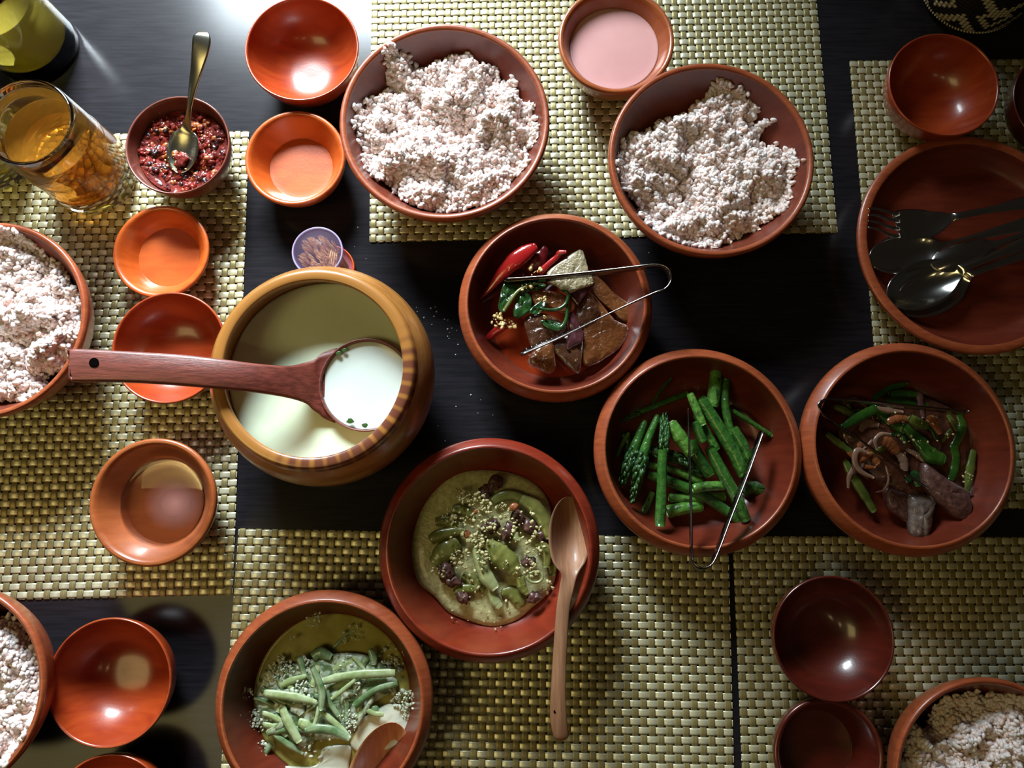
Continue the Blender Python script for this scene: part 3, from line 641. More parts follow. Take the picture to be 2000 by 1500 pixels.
# ------------------------------------------------------------------ asparagus dish
def hz(p): return (1140 + p[0] / 3.19, 660 + p[1] / 3.19)
GR = 'asparagus in the wooden dish'
asp = [  # pts (zoomed), radius list, z list, material, label, tip (t0,t1) or None, cut end
 ([(545, 250), (470, 340), (430, 420)], [8, 10, 10], .028, 'green_d', 'thin dark asparagus tail poking up towards the dish rim at upper left', None),
 ([(240, 600), (275, 640), (270, 760)], [20, 24, 20], .024, 'green_d', 'short asparagus stub under the left tip bundle', None),
 ([(400, 790), (560, 820), (740, 900)], [24, 26, 26], .026, 'green_l', 'light green asparagus stalk crossing under the left upright stalk', None),
 ([(400, 850), (560, 905), (720, 970), (880, 1070), (985, 1150)], [30, 34, 34, 34, 32], .026, 'green', 'long asparagus stalk running diagonally to the lower right', None),
 ([(520, 1085), (620, 1062), (740, 1050)], [40, 40, 34], .024, 'green_l', 'thick light asparagus piece lowest under the left tong arm', None),
 ([(530, 995), (700, 1000), (880, 990)], [30, 32, 32], .023, 'green_l', 'glossy asparagus piece lying flat above the lowest thick piece', None),
 ([(990, 965), (1050, 930), (1115, 955)], [38, 42, 40], .022, 'green', 'short glossy asparagus end outside the right tong arm', None),
 ([(430, 960), (395, 1040), (358, 1115)], [18, 20, 18], .021, 'green_l', 'small asparagus tip at the lower left pointing down', None),
 ([(282, 592), (240, 660), (205, 735)], [12, 14, 13], .026, 'green_l', 'small thin asparagus sliver at the far left', None),
 ([(235, 520), (330, 470), (430, 430), (540, 385), (650, 345)], [12, 17, 18, 17, 18], .030, 'green', 'slim asparagus spear lying across the top left', (.30, 0)),
 ([(420, 700), (540, 735), (640, 775), (740, 850)], [34, 36, 34, 28], .030, 'green_d', 'asparagus with dark scaly tip hidden in the middle of the pile', (.1, .9)),
 ([(925, 450), (1050, 530), (1175, 612)], [14, 15, 16], .030, 'green', 'thin asparagus spear reaching out to the right', None),
 ([(825, 200), (818, 300), (800, 430)], [36, 42, 40], .034, 'green_l', 'thickest pale asparagus stalk standing at the top', None),
 ([(888, 255), (880, 380), (892, 480), (920, 600)], [24, 26, 26, 24], .034, 'green', 'knobbly asparagus stalk just right of the thickest pale stalk', None),
 ([(925, 560), (985, 660), (1040, 770)], [34, 38, 34], .034, 'green', 'asparagus piece under the upper right tong arm', None),
 ([(680, 940), (770, 925), (880, 920)], [30, 32, 30], .034, 'green_l', 'pale asparagus piece lying level between the tong arms', None),
 ([(660, 640), (720, 750), (790, 860)], [40, 42, 36], .034, 'green', 'asparagus stalk behind the left tong arm', None),
 ([(780, 680), (870, 850), (950, 990), (1015, 1140)], [34, 40, 38, 30], .038, 'green', 'asparagus stalk passing beneath the right tong arm', None),
 ([(535, 530), (600, 620), (680, 730)], [44, 46, 40], .038, 'green_l', 'fat asparagus stalk with pale cut end in the upper middle', 'cut'),
 ([(700, 470), (760, 580), (830, 700)], [26, 28, 26], .036, 'green', 'slim asparagus piece beside the long stout stalk', None),
 ([(725, 370), (800, 490), (880, 620), (950, 740), (1000, 860)], [34, 40, 42, 42, 38], .040, 'green', 'long stout asparagus stalk down the middle of the pile', None),
 ([(660, 345), (700, 440), (745, 545)], [24, 28, 26], .043, 'green_l', 'asparagus end leaning at the top of the left tong arm', None),
 ([(690, 520), (720, 590), (745, 650)], [24, 30, 28], .045, 'green', 'short glossy asparagus end just right of the left tong arm', None),
 ([(385, 515), (330, 650), (275, 790), (240, 910)], [20, 30, 36, 24], .034, 'green', 'asparagus spear with fat tip at the left, outermost of the leaning pair', (.45, 1)),
 ([(465, 480), (400, 640), (345, 830), (300, 1030)], [20, 28, 36, 14], .038, 'green', 'asparagus spear with long scaly tip, inner of the leaning pair', (.5, 1)),
 ([(500, 480), (500, 620), (490, 780), (485, 950), (475, 1175)], [18, 32, 30, 32, 34], .044, 'green', 'asparagus spear lying upright over the crossing stalks, tip at the top', (.38, 0)),
]
for k, (pts, rad, z, mk, lb, tip) in enumerate(asp):
    r_ = [q / 3.19 for q in rad]
    if tip == 'cut':
        o, path, rr = stick([hz(p) for p in pts], r_, z, M[mk], 'asparagus', lb, 'asparagus', GR, n=14, seg=24, endm=None)
        b = MB(); d = path[0] - path[1]; d /= np.linalg.norm(d); v, f = tube([path[0] - d * .0008, path[0] + d * .0007], [rr[0] * 1.0, rr[0] * .8], 14); b.add(v, f)
        b.build('cut_end', M['green_w'], o)
    else:
        o, path, rr = stick([hz(p) for p in pts], r_, z, M[mk], 'asparagus', lb, 'asparagus', GR, n=12, seg=24)
        if tip: bracts(path, rr, tip[0], tip[1], M['green_d'], o, 30, 1.15)
        else:
            for u in (.3, .68):    # two flat leaf scales along the stalk
                b = MB()
                i = int(u * 22); c = path[i]; r0 = rr[i]; d = path[i + 1] - path[i]; d /= np.linalg.norm(d); lat = np.cross(d, (0, 0, 1.)); sgn = 1 if (k + i) % 2 else -1
                nrm = lat * .35 * sgn + np.array([0, 0, .93]); sd = np.cross(d, nrm); base = c + nrm * r0 * .96
                b.add([base - sd * r0 * .4, base + sd * r0 * .4, base + d * r0 * 1.6, base + nrm * r0 * .14 + d * r0 * .3], [(0, 1, 3), (1, 2, 3), (2, 0, 3)])
                b.build('leaf_scale', M['green_d'], o)

# ------------------------------------------------------------------ tongs
def tongs(pts, wv, label, thick=.0011, seg=90, teeth=None):
    w3 = catmull(np.array([P(*p) for p in pts]), seg)
    r = empty('tongs', tuple(w3[seg // 2]), label, 'tongs')
    b = MB(); b.add(*ribbon(w3, wv, thick)); b.build('strip', M['tong_steel'], r)
    wvi = lambda u: np.array([np.interp(u, np.linspace(0, 1, len(wv)), np.array(wv)[:, k]) for k in range(3)])
    for a0, a1 in ((0, .17), (1, .83)):
        b = MB(); n = 14
        for k in range(n):
            u = a0 + (a1 - a0) * (k + .3) / n; i = min(seg - 2, int(u * (seg - 1))); c = w3[i]; d = w3[i + 1] - w3[i]; d /= np.linalg.norm(d); q = wvi(u); e = q / np.linalg.norm(q)
            s_ = -1 if e[2] > 0 else 1; edge = c + q / 2 * s_; h = .0012
            v = []
            for o_ in (-1, 1): 
                nn = np.cross(d, e) * thick / 2 * o_; v += [edge - d * .0011 + nn, edge + d * .0011 + nn, edge + e * s_ * h + nn]
            b.add(v, [(0, 1, 2), (5, 4, 3), (0, 3, 4, 1), (1, 4, 5, 2), (2, 5, 3, 0)])
        b.build('teeth', M['tong_steel'], r)
    return r
tongs([(985, 550, .046), (1050, 545, .050), (1150, 535, .062), (1240, 524, .074), (1280, 520, .078), (1302, 527, .080), (1309, 546, .080), (1298, 565, .080), (1270, 576, .078), (1190, 612, .068), (1100, 655, .056), (1018, 690, .046)],
      [(0, .004, .0075), (0, .002, .009), (0, .001, .010), (0, .0005, .010), (.0005, 0, .010), (0, -.0005, .010), (0, -.001, .010), (0, -.003, .009), (0, -.006, .008)], 'steel tongs in the chili and radish dish')
tongs([(1344, 795, .052), (1346, 870, .056), (1349, 980, .066), (1350, 1075, .076), (1352, 1098, .079), (1366, 1112, .081), (1384, 1107, .081), (1397, 1085, .078), (1425, 1010, .068), (1460, 920, .056), (1488, 842, .046)],
      [(-.002, 0, .009), (-.001, 0, .010), (-.0005, 0, .010), (0, .0015, .010), (0, .004, .009), (0, .002, .010), (.001, .0005, .010), (.001, 0, .010), (.0015, 0, .009)], 'steel tongs on the asparagus')
tongs([(1887, 806, .042), (1800, 797, .048), (1700, 786, .062), (1640, 780, .070), (1612, 781, .073), (1601, 791, .074), (1606, 808, .074), (1625, 824, .071), (1690, 868, .060), (1750, 912, .048), (1808, 952, .040)],
      [(0, .002, .009), (0, .001, .010), (0, 0, .010), (-.004, 0, .009), (-.006, 0, .008), (-.003, 0, .009), (0, -.001, .010), (0, -.002, .009), (0, -.002, .009)], 'steel tongs on the dark fish and pepper dish')

# ------------------------------------------------------------------ chili and radish dish
def fz(p): return (880 + p[0] / 3.751, 400 + p[1] / 3.751)
def F_(name, pts, z, th, mk, lb, cat, **k): return piece([fz(p) for p in pts], z, th, M[mk], name, lb, cat, **k)
F_('radish_slice', [(1020, 500), (1110, 560), (1180, 640), (1260, 700), (1345, 770), (1350, 850), (1320, 870), (1250, 850), (1190, 790), (1100, 720), (1030, 640), (1000, 560)], .026, .004, 'radish', 'amber radish slice at the right rim side, under the upper tong arm', 'radish', group='radish slices', rough=.003)
F_('radish_slice', [(930, 740), (1010, 650), (1090, 720), (1200, 850), (1290, 890), (1290, 960), (1230, 1060), (1130, 1130), (1060, 1170), (980, 1180), (960, 1060), (970, 900)], .030, .005, 'radish', 'largest amber radish slice below the lower tong arm', 'radish', group='radish slices', rough=.004)
F_('radish_slice', [(960, 690), (1010, 640), (1060, 720), (1090, 800), (1000, 880), (930, 880), (915, 800)], .034, .004, 'radish_d', 'narrow brown radish slice with beaded oil between the tong arms', 'radish', group='radish slices', rough=.003)
F_('radish_slice', [(770, 1000), (860, 960), (950, 900), (970, 1000), (960, 1110), (940, 1240), (870, 1200), (800, 1130), (760, 1080)], .031, .006, 'radish_d', 'dark brown radish slice at the bottom centre', 'radish', group='radish slices', rough=.004)
F_('radish_slice', [(575, 1120), (640, 1050), (740, 1010), (760, 1100), (770, 1200), (720, 1245), (650, 1210), (580, 1180)], .031, .007, 'radish', 'amber radish chunk lowest in the dish', 'radish', group='radish slices', rough=.004)
F_('radish_slice', [(540, 840), (640, 800), (760, 830), (850, 900), (800, 960), (700, 1010), (600, 1050), (560, 960)], .034, .006, 'radish_d', 'brown radish slice behind the tip of the lower tong arm', 'radish', group='radish slices', rough=.004)
F_('radish_slice', [(600, 650), (700, 635), (820, 660), (900, 720), (900, 780), (820, 800), (700, 740), (620, 740)], .038, .004, 'radish', 'curved radish slice under the green leaves', 'radish', group='radish slices', rough=.003)
F_('radish_slice', [(710, 500), (800, 430), (945, 335), (985, 400), (1010, 490), (1040, 550), (1040, 590), (940, 625), (850, 660), (770, 600), (705, 570)], .042, .0045, 'radish_p', 'pale shiny radish slice with pointed end under the upper tong arm', 'radish', group='radish slices', rough=.005, fr=700)
F_('radish_peel', [(850, 650), (950, 610), (1045, 570), (1048, 605), (1010, 640), (965, 700), (930, 745), (900, 710)], .038, .004, 'skin', 'dark purple radish peel hanging from the pale slice', 'radish')
F_('radish_peel', [(840, 830), (890, 790), (930, 850), (970, 960), (960, 1010), (900, 1040), (850, 1060), (860, 930)], .037, .0035, 'skin', 'dark peel fold just under the lower tong arm', 'radish', rough=.004)
def fs(pts, rad, z, mk, name, lb, cat, **k): return stick([fz(p) for p in pts], [q / 3.751 for q in rad], z, M[mk], name, lb, cat, **k)
fs([(205, 700), (290, 610), (380, 500), (460, 420), (550, 350), (630, 300)], [4, 22, 48, 62, 60, 30], [.034, .044, .050, .052], 'redchili', 'chili', 'large glossy red chili with its point towards the bowl side', 'chili', group='dried chilies', flat=.45, n=14, seg=26, wob=.12)
fs([(560, 480), (620, 420), (680, 350), (690, 300)], [20, 60, 45, 10], [.040, .046], 'redchili_d', 'chili', 'dark red folded chili behind the large glossy one', 'chili', group='dried chilies', flat=.5, n=14, wob=.2)
fs([(650, 500), (710, 440), (780, 380), (800, 350), (850, 345)], [30, 24, 18, 22, 12], [.042, .050], 'redchili', 'chili', 'thin curled red chili beside the pale radish point', 'chili', group='dried chilies', flat=.6, n=12, wob=.15)
fs([(235, 1000), (290, 960), (370, 900), (450, 870)], [6, 28, 34, 20], [.024, .034], 'redchili', 'chili', 'red chili piece at the lower left below the seeds', 'chili', group='dried chilies', flat=.4, n=12, wob=.15)
fs([(200, 720), (300, 640), (360, 580), (450, 520), (540, 500)], [15, 50, 70, 50, 20], .026, 'redchili_d', 'chili', 'dark chili underside in the shadow beneath the large glossy chili', 'chili', group='dried chilies', flat=.35, n=12, wob=.15)
fs([(390, 780), (430, 720), (480, 650), (530, 610), (640, 575)], [16, 17, 16, 12, 9], .046, 'chili_g', 'greens_stem', 'light green curved stem over the chili seeds', 'greens', seg=20)
fs([(640, 760), (760, 770), (840, 730), (860, 650), (810, 625)], [10, 13, 14, 12, 8], .047, 'leaf_d', 'greens_stem', 'dark green stem looping round the curved radish slice', 'greens', seg=26)
fs([(670, 860), (740, 900), (810, 900), (850, 820), (850, 680)], [14, 22, 18, 12, 8], .046, 'leaf_d', 'greens_stem', 'wilted shiny green leaf stalk above the lower tong arm', 'greens', seg=26, flat=.5)
for pts, lb in (([(380, 600), (420, 560), (480, 590), (460, 680), (420, 740), (390, 790), (350, 760), (360, 680)], 'dark wilted leaf at the left of the green clump'),
                ([(490, 680), (540, 640), (590, 680), (590, 760), (530, 820), (470, 830), (460, 760)], 'dark glossy leaf in the middle of the green clump'),
                ([(590, 760), (680, 700), (700, 760), (640, 800), (580, 800)], 'small green leaf over the centre radish'),
                ([(480, 600), (560, 570), (640, 575), (700, 590), (660, 620), (560, 640), (500, 660)], 'green leaf lying just below the upper tong tip'),
                ([(660, 850), (740, 850), (800, 870), (820, 905), (740, 900), (680, 880)], 'glossy green leaf fold near the lower tong arm')):
    F_('leaf', pts, .042, .0014, 'leaf_d', lb, 'greens', group='wilted leaves', rough=.006, fr=250)
F_('leaf', [(480, 250), (600, 205), (720, 190), (800, 240), (700, 270), (600, 270), (540, 300)], .028, .001, 'leaf_d', 'dark leaf in the shade at the top of the chili dish', 'greens', group='wilted leaves', rough=.004)
sprinkle([(*fz((360, 850)), .036, 16, 26), (*fz((420, 690)), .040, 10, 5), (*fz((620, 490)), .046, 14, 8), (*fz((430, 470)), .050, 3, 2), (*fz((670, 690)), .047, 8, 7), (*fz((690, 830)), .046, 4, 2), (*fz((450, 870)), .036, 10, 10), (*fz((300, 610)), .036, 3, 2), (*fz((930, 1140)), .040, 4, 2), (*fz((540, 590)), .047, 14, 6)],
         M['seed'], 'chili_seeds', 'pale yellow chili seeds sprinkled over the chili and radish dish', 'seeds', 3.0)
# broth film
c = (bF['c'][0], bF['c'][1], .0195); b = MB(); r0 = float(bF['rin'](.0195)) - .0004; b.add(*lathe([(0, 0), (r0 * .9, 0), (r0, -.001)], c, 72)); b.f = [f_[::-1] for f_ in b.f]
b.add(*lathe([(r0, -.001), (r0 * .8, -.003), (0, -.003)], c, 72)); b.f[-144:] = [f_[::-1] for f_ in b.f[-144:]]
tag(b.build('chili_oil', mat('chili_oil', (.27, .032, .008), .12, 0, .5), loc=c), 'thin red chili oil on the floor of the radish dish', 'oil')

# ------------------------------------------------------------------ fish and pepper dish
def iz(p): return (1560 + p[0] / 3.334, 650 + p[1] / 3.334)
PG = 'peppers in the dark fish dish'
pep = [([(480, 430), (600, 360), (705, 330)], [18, 24, 14], .026, 'pepper', 'darkest green pepper strip at the top of the fish dish'),
 ([(590, 400), (700, 395), (800, 410)], [22, 26, 18], .030, 'pepper', 'pale green leek strip below the darkest pepper strip'),
 ([(560, 450), (700, 450), (850, 480)], [25, 30, 24], .026, 'pepper', 'wide green pepper under the upper arm of the fish tongs'),
 ([(230, 480), (290, 500), (370, 545)], [14, 26, 20], .030, 'pepper_y', 'green pepper tip beside the bend of the fish tongs'),
 ([(270, 625), (390, 550), (510, 490)], [22, 34, 30], .036, 'pepper', 'shiny green pepper inside the bend of the fish tongs'),
 ([(500, 500), (600, 580), (690, 640)], [28, 34, 30], .030, 'pepper', 'green pepper strip running into the middle of the fish dish'),
 ([(680, 600), (780, 700), (850, 790), (950, 830)], [24, 48, 56, 40], .034, 'pepper', 'broadest green pepper across the fish dish'),
 ([(720, 550), (780, 590), (840, 610)], [30, 36, 24], .037, 'pepper_y', 'small light green pepper slice amid the onions'),
 ([(990, 960), (1020, 850), (1010, 720)], [26, 32, 28], .028, 'pepper', 'dark green pepper left of the seedy half'),
 ([(1095, 1040), (1115, 900), (1140, 760)], [20, 30, 22], .029, 'pepper_y', 'halved green pepper showing pale seeds at the right'),
 ([(180, 655), (250, 710), (340, 775)], [18, 26, 20], .028, 'pepper_y', 'small bright green pepper at the far left of the fish dish'),
 ([(300, 830), (360, 950), (430, 1060), (492, 1165)], [22, 32, 30, 22], .026, 'pepper_y', 'long yellow-green pepper strip at the lower left'),
 ([(1040, 530), (1065, 620), (1000, 760)], [22, 30, 26], .028, 'pepper', 'green pepper piece near the tip of the upper tong arm'),
 ([(970, 530), (1000, 580), (1030, 640)], [16, 18, 10], .033, 'pepper_y', 'yellow pepper edge near the tip of the upper tong arm'),
 ([(700, 960), (760, 930), (780, 1000)], [30, 36, 26], .030, 'leaf_d', 'dark green bit beside the lower tong arm')]
for pts, rad, z, mk, lb in pep:
    stick([iz(p) for p in pts], [q / 3.334 for q in rad], z, M[mk], 'pepper', lb, 'pepper', PG, flat=.5, n=12, seg=20, wob=.15)
M['gravy'] = mat('dark_gravy', (.035, .012, .008), .2, 0, .6, (.10, .035, .018), nfreq=90, bump=1.2, bfreq=160)
piece([iz(p) for p in [(240, 640), (400, 480), (560, 420), (800, 430), (1000, 520), (1090, 640), (1080, 900), (1020, 1050), (860, 1100), (640, 1060), (480, 980), (340, 820)]], .0165, .010, M['gravy'], 'gravy', 'dark brown gravy under the peppers and fish', 'sauce', rough=.006, n=60, fr=160, dome=.3)
rr3 = random.Random(77)
for k in range(34):
    cx_, cy_ = 640 + 330 * rr3.uniform(-1, 1), 730 + 260 * rr3.uniform(-1, 1); a_ = rr3.uniform(0, 3.14); L_ = rr3.uniform(40, 95); cv = rr3.uniform(-40, 40)
    kk = rr3.choice(('onion', 'pepper', 'tomato', 'leaf_d', 'pepper_y', 'gravy', 'meat'))
    q3 = [(cx_ - L_ * math.cos(a_), cy_ - L_ * math.sin(a_)), (cx_ - cv * math.sin(a_), cy_ + cv * math.cos(a_)), (cx_ + L_ * math.cos(a_), cy_ + L_ * math.sin(a_))]
    w_ = rr3.uniform(9, 24)
    stick([iz(p) for p in q3], [w_ * .3, w_ / 3.334 * 1.0 if False else w_ * .3, w_ * .15], rr3.uniform(.026, .031), M[kk], 'vegetable_shred', 'small cooked vegetable shred in the dark fish dish', 'vegetable', 'vegetable shreds in the fish dish', flat=.45, n=8, seg=14, wob=.25)
for pts, rad, z, mk, nm, lb in (([(580, 585), (640, 555), (710, 560)], [22, 32, 20], .034, 'tomato', 'tomato_piece', 'orange tomato piece near the centre top of the fish dish'),
    ([(540, 700), (600, 730), (640, 780)], [34, 44, 30], .035, 'tomato', 'tomato_piece', 'largest orange tomato piece in the fish dish'),
    ([(840, 550), (880, 590), (920, 660)], [30, 34, 16], .036, 'tomato', 'tomato_piece', 'orange tomato piece beside the light pepper slice'),
    ([(455, 785), (385, 765), (365, 830), (400, 900), (490, 945)], [10, 22, 20, 18, 10], .032, 'onion', 'onion_strip', 'pink curled onion at the left of the fish dish'),
    ([(490, 485), (580, 505), (680, 515)], [10, 22, 10], .036, 'onion', 'onion_strip', 'pale onion strip under the upper tong arm'),
    ([(565, 860), (585, 950), (560, 1020), (500, 1040)], [6, 8, 8, 5], .032, 'onion', 'onion_strip', 'thin translucent onion ring below the lower tong arm'),
    ([(510, 760), (500, 700), (540, 660), (600, 660)], [8, 16, 14, 8], .036, 'onion', 'onion_strip', 'curled onion round the large tomato piece'),
    ([(640, 780), (680, 830), (690, 900)], [20, 34, 24], .034, 'onion', 'onion_strip', 'broad onion flake beside the lower tong arm'),
    ([(700, 760), (780, 800), (850, 860)], [14, 22, 12], .032, 'onion', 'onion_strip', 'onion strip between broad pepper and dark fish'),
    ([(400, 640), (440, 590), (520, 600)], [16, 34, 20], .030, 'onion', 'onion_strip', 'brownish onion heap inside the tong bend'),
    ([(380, 700), (430, 760), (520, 850)], [20, 40, 34], .026, 'tomato', 'tomato_piece', 'brown tomato shred under the lower tong arm'),
    ([(430, 920), (500, 900), (600, 930), (680, 960)], [20, 40, 44, 30], .022, 'meat', 'fish_piece', 'dark sauce-soaked shred at the middle of the fish dish')):
    stick([iz(p) for p in pts], [q / 3.334 for q in rad], z, M[mk], nm, lb, nm.split('_')[0], 'onions and tomatoes in the fish dish', flat=.5, n=10, seg=18, wob=.2)
for pts, z, th, mk, lb in (([(540, 1010), (620, 1030), (700, 1070), (700, 1230), (640, 1200), (560, 1140)], .022, .008, 'meat', 'dark fish piece half hidden at the lower left'),
    ([(690, 1060), (770, 1055), (860, 1075), (840, 1200), (805, 1340), (735, 1335), (700, 1300), (690, 1180)], .026, .010, 'fish', 'grey-backed fish piece pointing down'),
    ([(780, 850), (860, 900), (950, 960), (1050, 1020), (1090, 1100), (1080, 1200), (1010, 1210), (930, 1150), (850, 1080), (780, 980)], .030, .010, 'meat', 'long dark fish strip under the lower tong tip'),
    ([(1050, 1040), (1120, 1050), (1145, 1070), (1110, 1090), (1050, 1080)], .026, .004, 'skin', 'black curl at the end of the long dark fish strip')):
    piece([iz(p) for p in pts], z, th, M[mk], 'fish_piece', lb, 'fish', 'fish pieces', rough=.005, fr=350, dome=.3)
sprinkle([(*iz((593, 915)), .040, 2, 1), (*iz((640, 990)), .036, 3, 2), (*iz((875, 765)), .046, 2, 1), (*iz((970, 570)), .038, 3, 2), (*iz((1100, 940)), .037, 12, 12), (*iz((980, 660)), .038, 10, 6), (*iz((700, 740)), .040, 30, 16), (*iz((800, 620)), .042, 40, 10), (*iz((640, 490)), .042, 12, 4)],
         M['cheese'], 'pepper_seeds', 'pale seeds scattered over the fish and peppers', 'seeds', 2.2, 8)

# ------------------------------------------------------------------ cheesy chili stew dish
def gz(p): return (720 + p[0] / 3.06, 830 + p[1] / 3.06)
sp = [(300, 560), (370, 430), (480, 320), (620, 275), (800, 280), (940, 320), (1040, 400), (1090, 520), (1110, 700), (1115, 900), (1060, 1010), (980, 1080), (880, 1160), (740, 1195), (600, 1160), (480, 1110), (400, 1020), (310, 950), (270, 860), (262, 720)]
piece([gz(p) for p in sp], .0165, .010, M['sauce'], 'stew_sauce', 'olive cheese sauce pooled in the red wooden dish', 'sauce', rough=.0015, n=72, dome=.06, fr=500)
GG = 'green chilies in the stew'
for pts, rad, z, mk, lb in (([(745, 460), (800, 425), (880, 425), (960, 480)], [30, 34, 30, 26], .032, 'chili_g', 'green chili curl at the top of the stew'),
    ([(900, 440), (990, 490), (1050, 580), (1080, 680)], [30, 46, 44, 26], .033, 'chili_g', 'long green chili along the right edge of the stew'),
    ([(700, 700), (760, 760), (830, 820), (880, 880)], [34, 66, 72, 40], .036, 'chili_g', 'broad glossy green chili at the stew centre'),
    ([(640, 690), (660, 780), (700, 900), (760, 980)], [26, 40, 46, 30], .037, 'chili_p', 'pale green chili stalk dusted with cheese'),
    ([(720, 960), (750, 1040), (785, 1090)], [24, 32, 26], .033, 'chili_p', 'pale chili tip pointing to the bottom of the stew'),
    ([(400, 580), (460, 575), (540, 610)], [26, 34, 26], .032, 'chili_g', 'short green chili at the upper left of the stew'),
    ([(370, 690), (420, 660), (500, 640), (570, 635)], [32, 38, 28, 20], .034, 'chili_g', 'green chili with a round stem end at the left of the stew'),
    ([(385, 830), (450, 760), (540, 700)], [34, 64, 48], .031, 'chili_g', 'wide flat green chili left of the pale stalk'),
    ([(500, 500), (560, 510), (620, 540)], [24, 34, 20], .031, 'chili_g', 'green chili half under the cheese crumbs'),
    ([(905, 900), (915, 960), (945, 1010)], [24, 30, 18], .035, 'chili_g', 'thin chili strip beside the chili ring'),
    ([(510, 1000), (570, 980), (660, 980)], [20, 30, 20], .031, 'chili_g', 'green chili strip low on the left of the stew'),
    ([(560, 900), (620, 930), (690, 990)], [24, 40, 30], .028, 'chili_g', 'green chili under the pale stalk'),
    ([(790, 1010), (850, 1000), (900, 1050), (900, 1090)], [24, 40, 40, 20], .028, 'chili_g', 'soft green chili at the bottom right of the stew'),
    ([(1000, 700), (1060, 750), (1060, 850)], [26, 34, 22], .033, 'chili_g', 'green chili near the wooden spoon'),
    ([(1060, 640), (1090, 760), (1095, 900)], [26, 36, 26], .026, 'chili_g', 'green chili tucked beneath the wooden spoon bowl'),
    ([(880, 640), (885, 680), (910, 690)], [14, 18, 10], .040, 'chili_p', 'little chili slice beside the meat crumbs')):
    stick([gz(p) for p in pts], [q / 3.06 for q in rad], z, M[mk], 'green_chili', lb, 'chili', GG, flat=.5, n=14, seg=22, wob=.12)
a = np.linspace(0, 2 * math.pi, 22); ring = [(995 + 44 * math.cos(t_), 910 + 32 * math.sin(t_)) for t_ in a]
stick([gz(p) for p in ring], 9 / 3.06, .038, M['chili_p'], 'green_chili', 'chili ring at the lower right of the stew', 'chili', GG, seg=40, n=8)
for k, (x, y, r, lb) in enumerate(((750, 350, 52, 'topmost dark meat lump in the stew'), (690, 400, 46, 'dark meat lump below the topmost one'), (735, 600, 52, 'dark meat lump at the stew centre'), (690, 620, 34, 'small meat lump left of the centre one'), (830, 640, 54, 'meat lump right of the stew centre'), (890, 555, 50, 'meat lump under the orange tomato'), (965, 610, 56, 'meat lump near the long chili'), (1030, 670, 36, 'small meat lump nearest the spoon'), (460, 880, 58, 'dark meat lump at the lower left of the stew'), (500, 930, 46, 'meat lump touching the lower left one'), (960, 820, 44, 'meat lump above the chili ring'), (990, 1030, 40, 'small meat lump at the bottom right of the stew'), (565, 1035, 42, 'low flat meat lump at the bottom of the stew'))):
    x, y = gz((x, y)); lump(x, y, .033, r / 3.06, M['meat'], 'meat_piece', lb, 'meat', 'meat lumps in the stew', sz=.5, noise=.6, ns=16, nr=10)
for (x, y, r, z, lb) in ((870, 490, 30, .042, 'orange tomato bit on top of the stew'), (590, 650, 26, .036, 'orange tomato bit at the left of the stew'), (640, 520, 18, .040, 'red tomato speck among the cheese crumbs')):
    x, y = gz((x, y)); lump(x, y, z, r / 3.06, M['tomato'], 'tomato_piece', lb, 'tomato', None, sz=.5)
sprinkle([(*gz((560, 420)), .036, 16, 36), (*gz((665, 470)), .038, 22, 60), (*gz((550, 800)), .036, 20, 44), (*gz((685, 790)), .042, 15, 36), (*gz((660, 690)), .040, 16, 26), (*gz((930, 610)), .040, 34, 34), (*gz((820, 500)), .037, 16, 22), (*gz((990, 720)), .037, 26, 30), (*gz((950, 870)), .038, 22, 34),
          (*gz((640, 620)), .037, 30, 36), (*gz((740, 560)), .039, 30, 40), (*gz((420, 880)), .036, 14, 14), (*gz((500, 560)), .035, 20, 22), (*gz((700, 1150)), .028, 70, 26), (*gz((1070, 970)), .029, 12, 12), (*gz((620, 980)), .032, 30, 20), (*gz((700, 680)), .040, 70, 70)],
         M['cheese'], 'cheese_crumbs', 'pale yellow cheese crumbs and seeds strewn over the chili stew', 'cheese', 3.0, 6)
# wooden serving spoon on the lip
ws = empty('wooden_spoon', P(1100, 1130, .06), 'tan wooden serving spoon resting on the red dish of chili stew', 'spoon')
st = ell((1112, 970), (1112, 1128), 41, .016, .058, .065, 16, .006) + [(1107, 1150, .067, 14, -.0005, .001), (1100, 1190, .069, 13, -.0015, .001), (1095, 1260, .070, 13, -.002, 0), (1091, 1340, .069, 14, -.002, -.001), (1091, 1400, .066, 16, -.002, -.001), (1096, 1436, .063, 15, -.002, 0), (1097, 1446, .062, 9, -.001, 0)]
b = MB(); b.add(*loft_spoon(st, [.0022, .003, .004, .006, .0065, .007, .0075, .008, .007], 12, 80, .6)); b.build('spoon_body', M['spoonwood'], ws)
b = MB(); c = P(1085, 1390, .0680); b.add(*lathe([(0, .0), (.0012, 0), (.0016, -.0003)], c, 14)); b.f = [f_[::-1] for f_ in b.f]; tag(b.build('hanging_hole', M['black'], ws), 'tiny dark hole near the handle end')

